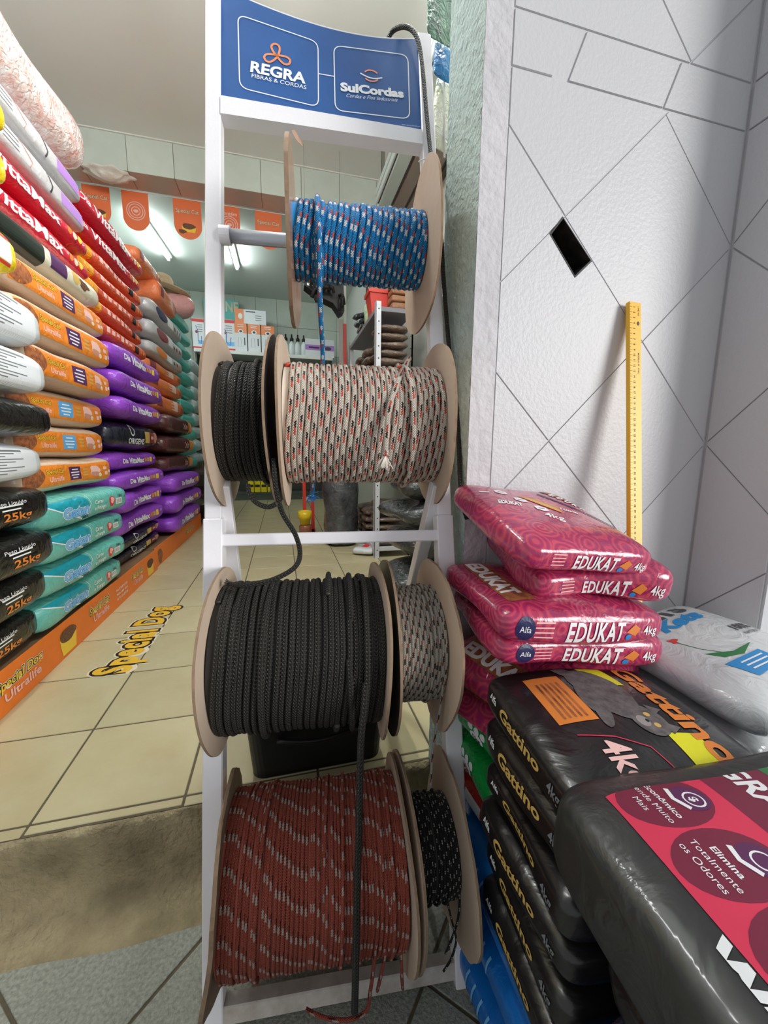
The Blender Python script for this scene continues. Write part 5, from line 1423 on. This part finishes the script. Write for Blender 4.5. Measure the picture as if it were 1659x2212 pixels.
for si, (zs, nb, wh) in enumerate(((SHZ[1], 9, 'middle'), (SHZ[2], 7, 'lower'), (SHZ[3], 6, 'lowest'))):
    for k in range(nb):
        boxbag('substrate_bag', m_brn, (.757, 2.83, zs+.028+.055*k), (.22, .24, .056), (0, 0, random.uniform(-3, 3)), 'brown bag at the near end of the %s shelf, %s' % (wh, NUM[nb-1-k]), 'substrate bag', GB)
    for c in range(2):
        for k in range(nb-2):
            boxbag('substrate_bag', m_brn, (.745, 3.12+.27*c, zs+.030+.058*k), (.22, .24, .06), (0, 0, 90+random.uniform(-5, 5)), 'brown bag in the %s pile of the %s shelf, %s' % (('second', 'third')[c], wh, NUM[nb-3-k]), 'substrate bag', GB)
# on the top shelf
zt = SHZ[0]
bk = empty('plant_pot', (.70, 2.95, zt), 'square red plastic pot on the top shelf', 'pot')
V = []; F = []
for r, z in ((.055, 0), (.075, .15), (.084, .15), (.084, .175), (.078, .175), (.052, .006)):
    V += [(.70+sx*r, 2.95+sy*r, zt+z) for sx, sy in ((-1, -1), (1, -1), (1, 1), (-1, 1))]
for k in range(5): F += [(4*k+j, 4*k+(j+1) % 4, 4*k+4+(j+1) % 4, 4*k+4+j) for j in range(4)]
F += [(0, 3, 2, 1), (20, 21, 22, 23)]
mesh_obj('pot_shell', V, F, mat('red_pot_plastic', (206, 66, 54), .4), bk)
for k in range(5):
    boxbag('rolled_bag', m_blkgl, (.675+.02*(k % 2), 3.32+.0*k, zt+.03+.05*(k//2)+.0), (.22, .10, .055), (0, 0, 90+8*k), 'rolled black bag on the top shelf, %s of its heap' % NUM[k], 'rolled bag', 'rolled black bags on the top shelf')
V, F = lathe_geo([(.001, 0), (.03, 0), (.03, .12), (.012, .145), (.012, .165), (.001, .165)], 18)
bt = mesh_obj('spray_bottle', V+np.array([.655, 3.07, zt]), F, mat('green_white_bottle', (226, 236, 214), .4, var=(20, .8), c2=(110, 190, 90)), None, smooth=True); tag(bt, 'white and green bottle beside the red pot', 'bottle')
for i in range(2):
    for k in range(4):
        q = boxbag('seed_pack', mat('brown_kraft_pack', (150, 104, 74), .6, var=(30, .5)) if i else m_kets, (.80+.0*i if i else .765, 2.78+.0*i+(.0 if i else .28), zt+.024+.047*k), (.13, .12, .046), (0, 0, 90*i), ('brown paper pack on the top shelf, %s of four' if i else 'white pack behind brown packs on the shelf, %s') % NUM[3-k], 'pack', 'packs on the top shelf', e1=10, e2=5, pinch=.03, wr=.002)
# four black bales lying in the aisle
for k, (x, y, zc, t, L) in enumerate(((.775, 1.95, .283, .178, .50), (.80, 2.00, .462, .162, .46), (.775, 1.98, .630, .150, .50), (.80, 1.98, .780, .140, .46))):
    boxbag('black_bale', m_blkgl, (x, y, zc), (L, .42, t), (0, random.uniform(-4, 4), random.uniform(-8, 8)), 'shiny grey black bale right of the aisle, %s' % ('lowest', 'third from the top', 'second from the top', 'topmost')[k], 'bale', 'shiny black bales', e1=5, e2=2.4, pinch=.35, wr=.014, grid=(26, 18, 12))
# tall black bundle in clear plastic standing on the floor
prof = [(.001, 0), (.10, .0), (.135, .03), (.14, .15), (.135, .3), (.145, .45), (.14, .58), (.10, .63), (.001, .64)]
V, F = lathe_geo(prof, 28); ang = np.arctan2(V[:, 1], V[:, 0]); V[:, :2] *= (1+.05*np.sin(5*ang+9*V[:, 2])+.03*np.sin(11*ang-20*V[:, 2]))[:, None]
bd = mesh_obj('wrapped_bundle', V+np.array([.455, 3.20, ZF]), F, film('clear_over_black_film', (46, 48, 50), .12, 14, 1.0, var=(12, .5), c2=(120, 124, 126), coat=.8), None, smooth=True)
tag(bd, 'upright black bundle wrapped in clear plastic on the shop floor', 'bundle')
lb = Bag(.20, .16, .06, seed=55, wr=.006); lb.print.put('printed_panel', rect2(0, 0, .10, .05, .02), G['red'], 1, 'top')
lb.build('white_sack', m_kets, (.60, 2.86, ZF+.03), (0, 0, R_(60)), 'white sack with red print at the foot of the shelf rack', 'sack')
# red display stand with a yellow feeder
rs = empty('display_stand', (.205, 3.74, ZF), 'narrow red display stand post pair on the shop floor', 'display stand')
m_redp = mat('red_stand_paint', (206, 58, 40), .4)
for dx in (0, .075): MB().box((.175+dx, 3.72, ZF), (.205+dx, 3.75, ZF+1.35), .002).obj('post', m_redp, rs)
for z in (.30, .72, 1.1): MB().box((.18, 3.725, ZF+z), (.275, 3.95, ZF+z+.012), .001).obj('stand_shelf', m_shelfm, rs)
MB().box((.17, 3.72, ZF), (.285, 3.98, ZF+.03), .002).obj('foot', m_redp, rs)
V, F = lathe_geo([(.001, 0), (.045, 0), (.05, .05), (.062, .055), (.062, .12), (.056, .12), (.05, .06), (.001, .05)], 22)
yb = mesh_obj('feeder_bowl', V+np.array([.185, 3.62, ZF+.10]), F, mat('yellow_plastic', (240, 206, 40), .35), None, smooth=True); tag(yb, 'yellow plastic feeder in front of the red stand', 'feeder')
V, F = lathe_geo([(.001, 0), (.05, 0), (.055, .08), (.035, .10), (.001, .10)], 20)
yj = mesh_obj('jar', V+np.array([.185, 3.62, ZF]), F, mat('brown_clear_jar', (150, 96, 70), .2), None, smooth=True); tag(yj, 'brownish jar under the yellow feeder', 'jar')
# post with red lower half and grey door panel
pl = empty('panel_post', (.60, 3.9, ZF), 'tall post with a red lower half and grey hinged panel', 'post')
q = onY(745, 700, 3.9)
MB().box((q[0]-.014, 3.89, ZF), (q[0]+.014, 3.92, q[2]), .002).obj('red_post', m_redp, pl)
MB().box((q[0]-.014, 3.89, q[2]), (q[0]+.014, 3.92, CEIL2), .002).obj('upper_post', mat('pale_post', (196, 202, 190), .5), pl)
q2 = onY(727, 690, 4.0)
MB().box((q2[0]+.01, 3.915, q2[2]-.75), (q[0]-.012, 3.925, q2[2]-.02), .001).obj('door_panel', mat('grey_panel', (168, 164, 158), .3), pl)
# ribbed metal channels along the right wall
def channel(px_tl, px_bl, Yf, Yn, wdt, label):
    tl_, bl_ = onY(*px_tl, Yf), onY(*px_bl, Yf)
    x0, zt_, zb_ = tl_[0], tl_[2], bl_[2]; h = zt_-zb_
    e = empty('metal_channel', (x0+wdt/2, (Yf+Yn)/2, zb_), label, 'metal channel')
    m1, m2, m3 = mat('pale_channel', (200, 212, 208), .35, .2), mat('dark_channel', (92, 90, 84), .5), mat('brown_channel', (146, 132, 124), .5)
    MB().box((x0+.012, Yn, zb_+.01), (x0+wdt, Yf, zt_), .001).obj('channel_body', m2, e)
    for k in range(2): MB().box((x0, Yn, zb_+h*(.05+.5*k)), (x0+.014, Yf+.004, zb_+h*(.45+.5*k)), .004).obj('side_rib', m1, e)
    for k in range(4): MB().box((x0+.02+wdt*.24*k, Yn, zb_-.004), (x0+.01+wdt*.24*(k+1)-.008, Yf+.004, zb_+.014), .004).obj('under_rib', (m1, m3, m3, m2)[k], e)
    MB().box((x0+.03, Yn+.02, zt_), (x0+.05, Yn+.05, CEIL), 0).obj('hanger', m2, e); MB().box((x0+.03, Yf-.05, zt_), (x0+.05, Yf-.02, CEIL), 0).obj('hanger', m2, e)
channel((812, 405), (815, 443), 3.0, 1.2, .42, 'grey ribbed metal channel hung along the right wall')
channel((784, 690), (798, 722), 4.9, 4.2, .30, 'farther grey ribbed metal channel above the shelf')
m_tl_wire = mat('thin_dark_wire', (120, 116, 108), .6)
# black tray and tangle hanging there
hk = empty('hanging_tray', tuple(onY(700, 620, 3.3)), 'black plastic tray with a tangle of black straps hanging inside', 'tray')
poly = [onY(*q, 3.3)[[0, 2]] for q in ((655, 540), (740, 545), (744, 672), (735, 678), (720, 655), (690, 640), (657, 615))]
V, F = prism_geo([tuple(p) for p in poly], 3.3, 3.42); mesh_obj('tray_body', V, F, mat('black_tray_plastic', (20, 20, 22), .6), hk)
for k in range(16):
    a = onY(random.uniform(680, 742), random.uniform(590, 650), 3.28); b = a+np.array([random.uniform(-.06, .06), random.uniform(-.04, .0), random.uniform(-.09, .02)])
    tube('strap', spline([a, (a+b)/2+np.array([0, -.04, .02]), b], 5), .012, mat('black_strap', (16, 16, 17), .7), hk, sides=6)
for xx in (660, 735):
    q = onY(xx, 548, 3.36); MB().box((q[0]-.001, 3.359, q[2]), (q[0]+.001, 3.361, CEIL), 0).obj('hanger_wire', m_tl_wire, hk)
lbx = [onY(*q, 3.299) for q in ((663, 610), (675, 612), (675, 618), (663, 616))]
mesh_obj('price_sticker', lbx, [(0, 3, 2, 1)], G['white'], hk)
# tall shelf cabinet at the back with goods
CB0, CB1, CY0, CY1 = -1.15, .78, 6.30, 6.72
cz = onY(600, 764, 6.30)[2]
cb = empty('back_cabinet', ((CB0+CB1)/2, 6.5, ZF), 'dark green shelf cabinet with a white top edge along the back wall', 'cabinet')
m_dg = mat('dark_green_board', (74, 84, 74), .6); m_wedge = mat('white_edge_board', (232, 234, 232), .4)
MB().box((CB0, CY1-.02, ZF), (CB1, CY1, cz), 0).obj('back_board', m_dg, cb)
for x in (CB0, (CB0+CB1)/2-.01, CB1-.02): MB().box((x, CY0+.01, ZF), (x+.02, CY1-.02, cz-.04), 0).obj('side_board', m_dg, cb)
for z in (ZF+.10, ZF+.62, ZF+1.12, ZF+1.60): MB().box((CB0, CY0+.005, z), (CB1, CY1-.02, z+.02), 0).obj('shelf_board', m_dg, cb)
MB().box((CB0-.01, CY0-.02, cz-.05), (CB1+.01, CY1, cz), .003).obj('top_board', m_wedge, cb)
MB().box((CB0, CY0+.02, ZF), (CB1, CY0+.04, ZF+.10), 0).obj('kick_board', m_dg, cb)
def carton(px0, px1, y0, y1, Y, dep, base_m, label, art, group, name='carton', cat='carton'):
    a, b = onY(px0, y1, Y), onY(px1, y1, Y); top = onY((px0+px1)/2, y0, Y)[2]
    z0 = a[2] if y1 < 700 else cz
    e = MB().box((a[0], Y, z0), (b[0], Y+dep, top), .002).obj(name, base_m, None)
    tag(e, label, cat, group)
    p = Print(plane_map(((a[0]+b[0])/2, Y, (z0+top)/2), (1, 0, 0), (0, 0, 1), (0, -1, 0), .0008, .0004))
    art(p, b[0]-a[0], top-z0); p.build(e)
    return z0, top
m_bw = mat('white_carton', (226, 230, 234), .35); m_tl = mat('teal_card', (104, 194, 190), .5)
def art_spray(p, w, h):
    p.put('printed_band', rect2(0, h*.44, w, h*.10, 1), G['red'], 1); p.put('printed_band', rect2(0, -h*.44, w, h*.10, 1), G['red'], 1)
    p.put('printed_picture', stroke2([(-w*.2, h*.28), (-w*.02, h*.1), (-w*.05, -h*.2), (w*.2, -h*.3), (w*.25, -h*.05)], w*.05), G['gblue'], 1)
    p.put('printed_picture', ell2(-w*.15, h*.08, w*.1, h*.05), G['maroon'], 2)
    for k in range(4): p.put('lettering', rect2(w*.15, h*(.3-.07*k), w*.4, h*.02, 1), G['grey'], 1)
    p.put('printed_picture', rect2(w*.2, -h*.25, w*.5, h*.12, 1), G['lblue'], 0)
def art_lamp(p, w, h):
    p.put('printed_band', rect2(0, h*.33, w, h*.34, 1), G['orange'], 1)
    p.put('printed_picture', ell2(0, h*.22, w*.22, h*.07), G['white'], 2); p.put('printed_picture', ell2(0, h*.22, w*.12, h*.04), G['dgrey'], 3)
    for k in range(2): p.put('lettering', rect2(0, h*(.44-.06*k), w*.5, h*.02, 1), G['white'], 2)
    p.put('lettering', rect2(w*.3, -h*.12, w*.08, h*.26, 1), G['dgrey'], 1)
    p.put('printed_picture', stroke2([(-w*.2, 0), (-w*.25, -h*.3), (w*.05, -h*.3), (w*.0, 0)], w*.02, True), G['grey'], 1)
GC = 'cartons on the back cabinet'
carton(418, 444, 688, 762, 6.40, .2, m_bw, 'white carton with red bands, left of the rack upright', art_spray, GC)
carton(474, 509, 690, 760, 6.40, .2, m_bw, 'white carton with red bands, right of the rack upright', art_spray, GC)
for k, (a, b) in enumerate(((509, 535), (537, 564), (566, 594))):
    z0, z1 = carton(a, b, 698+3*k, 765, 6.36, .2, m_bw, 'white carton with orange top, %s in the row of three' % ('left one', 'middle one', 'right one')[k], art_lamp, GC)
    if k == 0: zlow = z1
def up_carton(px0, px1, y0, label, art, mm):
    a, b = onY(px0, 698, 6.37), onY(px1, 698, 6.37); top = onY(px0, y0, 6.37)[2]
    e = MB().box((a[0], 6.37, zlow), (b[0], 6.55, top), .002).obj('carton', mm, None); tag(e, label, 'carton', GC)
    p = Print(plane_map(((a[0]+b[0])/2, 6.37, (zlow+top)/2), (1, 0, 0), (0, 0, 1), (0, -1, 0), .0008, .0004)); art(p, b[0]-a[0], top-zlow); p.build(e)
def art_side(p, w, h):
    p.put('printed_band', rect2(-w*.36, 0, w*.28, h, 1), G['orange'], 1); p.put('lettering', rect2(w*.0, h*.35, w*.3, h*.08, 1), G['dgrey'], 1)
    for k in range(3): p.put('lettering', rect2(w*.25, h*(.1-.15*k), w*.2, h*.04, 1), G['grey'], 1)
    p.put('printed_picture', ell2(-w*.33, 0, w*.07, h*.2), G['white'], 2)
up_carton(508, 575, 666, 'white carton with orange end lying on the row of three', art_side, m_bw)
a, b = onY(476, 690, 6.62), onY(517, 690, 6.62); top = onY(500, 648, 6.62)[2]
tc_ = MB().box((a[0]-.22, 6.62, cz), (b[0], 6.64, top), .001).obj('sign_card', m_tl, None); tag(tc_, 'teal card with white lettering behind the cartons', 'sign')
p = Print(plane_map((b[0]-.15, 6.62, (a[2]+top)/2+.05), (1, 0, 0), (0, 0, 1), (0, -1, 0), .0008)); p.text('lettering', 'LINE', 0, 0, G['cream'], w=.28, h=.14, bold=.03); p.build(tc_)
m_clear = mat('clear_bottle_plastic', (220, 228, 228), .1, coat=.5)
for k in range(4):
    q = onY(618+13*k, 765, 6.36)
    e = empty('bottle', (q[0], 6.40, cz), 'clear bottle with black pump on the back cabinet, number %s from the left' % ('one', 'two', 'three', 'four')[k], 'bottle', 'clear bottles on the back cabinet')
    V, F = lathe_geo([(.001, 0), (.05, 0), (.055, .10), (.045, .17), (.018, .20), (.018, .22), (.001, .22)], 18); mesh_obj('bottle_body', V+np.array([q[0], 6.40, cz]), F, m_clear, e, smooth=True)
    V, F = lathe_geo([(.001, .215), (.028, .215), (.03, .25), (.012, .27), (.012, .31), (.001, .31)], 14); mesh_obj('pump', V+np.array([q[0], 6.40, cz]), F, m_black, e, smooth=True)
def art_pp(p, w, h):
    p.put('printed_band', rect2(0, .02*h, w, h*.3, 1), G['purple_l'], 1); p.put('printed_picture', ell2(w*.28, h*.0, w*.12, h*.1), G['dgrey'], 2); p.put('lettering', rect2(-w*.2, .02*h, w*.36, h*.1, 1), G['purple'], 2)
carton(660, 722, 733, 778, 6.34, .10, m_bw, 'white and lilac pack at the right of the back cabinet', art_pp, GC)
for k in range(4):
    x0 = onY(536+14*k, 1060, 6.3)[0]; zz = ZF+.12
    e = MB().box((x0, 6.32, zz), (x0+.085, 6.42, zz+.19), .006).obj('yellow_pack', mat('yellow_pack_film', (232, 214, 30), .35), None); tag(e, 'yellow pack on the lowest shelf of the back cabinet, %s from the left' % ('first', 'second', 'third', 'fourth')[k], 'pack', 'yellow packs in the back cabinet')
    p = Print(plane_map((x0+.0425, 6.32, zz+.1), (1, 0, 0), (0, 0, 1), (0, -1, 0), .0008)); p.put('printed_band', rect2(0, 0, .07, .04, 1), G['black'], 1); p.build(e)
# wooden stand carrying the far turquoise and pale bags
m_dw = mat('dark_brown_wood', (74, 46, 36), .5, var=(14, .5))
zs_ = min(onY(430, 1012, 4.80)[2], onY(438, 1002, 5.40)[2])-.012
wd_ = empty('wooden_stand', (-1.05, 4.85, ZF), 'dark brown wooden stand under the far bag columns', 'stand')
MB().box((-1.35, 4.27, zs_-.03), (-.72, 5.42, zs_), .003).obj('stand_top', m_dw, wd_)
for x in (-1.32, -.78):
    for y in (4.29, 5.34): MB().box((x, y, ZF), (x+.05, y+.05, zs_-.03), .003).obj('leg', m_dw, wd_)
for z in (.30, .05): MB().box((-1.3, 4.3, ZF+z), (-.74, 5.36, ZF+z+.02), .002).obj('stretcher_board', m_dw, wd_)
# straw hat and pink bag on the third column
q = onY(383, 655, 4.45)
pb = Bag(.32, .32, .20, seed=71, e1=3.5, e2=2.6, wr=.012); pb.build('pink_bag', film('clear_pink_bag_film', (240, 178, 178), .2, 14, .8), (q[0]-.02, 4.50, q[2]-.02), (0, 0, R_(20)), 'pale pink plastic bag under the straw hat', 'bag')
q = onY(368, 624, 4.40)
ht = empty('straw_hat', tuple(q), 'straw hat with a wide brim on top of the bags', 'hat')
m_straw = mat('straw_weave', (226, 204, 166), .8, var=(60, .5), bump=(160, .4))
V, F = lathe_geo([(.001, .14), (.06, .135), (.085, .10), (.095, .02), (.10, .0), (.17, -.012), (.24, .0), (.245, .008), (.17, -.002), (.10, .012)], 40)
M = Matrix.Rotation(R_(8), 3, 'Y'); V = np.array([M @ Vector(v) for v in V])+q+np.array([-.08, .05, 0])
mesh_obj('hat_body', V, F, m_straw, ht, smooth=True)
V, F = lathe_geo([(.0965, .015), (.0945, .045)], 40); V = np.array([M @ Vector(v*np.array([1.01, 1.01, 1])) for v in V])+q+np.array([-.08, .05, 0])
mesh_obj('hat_band', V, F, mat('hat_band', (190, 160, 120), .7), ht, smooth=True)
# bunting under the beam
zs0 = BEAMZ-.004; Yf = 3.835
cord = tube('white_string', [(-1.7, Yf, zs0), (.2, Yf, zs0-.004), (XR, Yf, zs0)], .003, m_white, None, sides=5); tag(cord, 'white cord carrying the orange pennants under the beam', 'cord')
m_fl = mat('orange_pennant', (232, 116, 70), .5, var=(5, .3), c2=(238, 140, 80))
for k, (x0, x1, h) in enumerate(((-1.434, -1.245, .27), (-1.164, -.976, .285), (-.798, -.588, .30), (-.455, -.290, .29), (-.167, .050, .295))):
    w_ = x1-x0; r = w_/2; cx_ = (x0+x1)/2
    pts = [(x0, zs0), (x1, zs0)][::-1]+[(cx_+r*math.cos(a)*-1, zs0-h+r+r*math.sin(a)*-1) for a in np.linspace(0, pi, 16)]
    V, F = prism_geo(pts[:], Yf-.0008, Yf+.0008)
    e = mesh_obj('bunting_pennant', V, F, m_fl, None); tag(e, 'orange rounded pennant under the beam, %s from the left%s' % (('first', 'second', 'third', 'fourth', 'fifth')[k], (', with a pet bowl', ', with a round seal', ', with a pet bowl', ', half behind the rack upright', ', beside the blue reel')[k]), 'pennant', 'orange pennants')
    p = Print(plane_map((cx_, Yf-.0008, zs0-h/2), (1, 0, 0), (0, 0, 1), (0, -1, 0), .0006, .0004))
    if k in (1, 3):
        for rr in (.065, .05, .03): p.put('printed_seal', stroke2([(rr*math.cos(a), rr*math.sin(a)) for a in np.linspace(0, 2*pi, 24, endpoint=False)], .006, True), G['pink'], 1)
        p.put('printed_seal', ell2(0, 0, .018, .012), G['pink'], 1)
        if k == 3: p.text('lettering', 'contém', 0, .085, G['pink'], w=.12, h=.026, bold=.03)      # partly read on the pennant
    else:
        p.text('lettering', 'Special Cat', 0, h*.20, G['cream'], w=w_*.82, h=.030, bold=.01, outline=[(.05, G['brown'])])
        p.put('bowl_picture', poly2([(-.05, -.055), (.06, -.055), (.05, -.095), (-.04, -.095)]), G['yellow'], 1); p.put('bowl_picture', ell2(.005, -.052, .05, .022, wob=.06), G['kibble'], 2); p.put('bowl_picture', ell2(-.045, -.095, .03, .015, wob=.1), G['kibble'], 3)
    p.build(e)
# plaster patch on the beam
q = onZ(236, 378, BEAMZ)
V, F = lathe_geo([(.001, -.055), (.05, -.05), (.085, -.03), (.10, -.012), (.125, -.01), (.13, 0)], 36); ang = np.arctan2(V[:, 1], V[:, 0]); V[:, :2] *= (1+.10*np.sin(9*ang)+.06*np.sin(5*ang+1))[:, None]; V[:, 0] *= 1.25; V[:, 1] *= .75
ro = mesh_obj('ceiling_rosette', V+np.array([q[0], q[1]-.02, BEAMZ]), F, mat('white_plaster', (228, 224, 214), .9, bump=(40, .5)), None, smooth=True); tag(ro, 'lumpy white plaster rosette under the beam', 'rosette')
# packets hanging beside the door jamb
hy = 1.02
for k, (px, y0, y1, wd2, c, lab) in enumerate(((952, -60, 95, .075, (96, 150, 120), 'clear packet with green print hanging beside the door jamb, highest'), (957, 95, 168, .05, (20, 140, 204), 'bright blue packet hanging beside the door jamb'), (960, 172, 330, .06, (214, 220, 186), 'pale yellow clear packet hanging beside the door jamb, lowest'))):
    a, b = onY(px, y0, hy+.03*k), onY(px, y1, hy+.03*k)
    bb = Bag(a[2]-b[2], wd2, .018, seed=200+k, e1=8, e2=2.2, wr=.004, pinch=.6, grid=(20, 8, 6))
    o = bb.build('hanging_packet', film('packet_film_%d' % k, c, .15, 30, .8, var=(30, .8), c2=((40, 60, 60), (30, 110, 180), (236, 240, 226))[k]), tuple((a+b)/2), (R_(75), R_(90), R_(0)), lab, 'packet', 'hanging packets')
tube_ = tube('hanging_strip', [onY(958, -80, 1.06), onY(960, 340, 1.07)], .003, m_white, None, sides=5); tag(tube_, 'white strip that carries the packets beside the door jamb', 'strip')
# black plastic tub on the shop floor behind the lower reels
bt = empty('plastic_tub', (.08, 1.05, ZF), 'black plastic tub behind the third rope row', 'tub')
m_tub = mat('black_tub_plastic', (22, 22, 22), .4)
xa, xb = onY(524, 1650, .87)[0], onY(838, 1650, .87)[0]
def rr_ring(x0, x1, y0, y1, r, z): return [(p[0], p[1], z) for p in rrect_pts((x0+x1)/2, (y0+y1)/2, x1-x0, y1-y0, r, 5)]
rings = [rr_ring(xa+.02, xb-.02, .865, 1.12, .03, ZF+.001), rr_ring(xa+.004, xb-.004, .852, 1.135, .03, ZF+.21), rr_ring(xa-.008, xb+.008, .842, 1.145, .035, ZF+.21), rr_ring(xa-.008, xb+.008, .842, 1.145, .035, ZF+.235), rr_ring(xa+.006, xb-.006, .857, 1.13, .03, ZF+.235), rr_ring(xa+.022, xb-.022, .872, 1.115, .03, ZF+.01)]
n = len(rings[0]); V = sum(rings, []); F = []
for k in range(len(rings)-1): F += [(k*n+j, k*n+(j+1) % n, (k+1)*n+(j+1) % n, (k+1)*n+j) for j in range(n)]
F += [list(range(n))[::-1], list(range(5*n, 6*n))]
mesh_obj('tub_shell', V, F, m_tub, bt)
V, F, _ = tube_geo([(x, .856-.02*math.sin(pi*(x-(xa+.08))/(xb-xa-.16)), ZF+.10) for x in np.linspace(xa+.08, xb-.08, 14)], .006, 6); mesh_obj('handle', V, F, m_tub, bt, smooth=True)
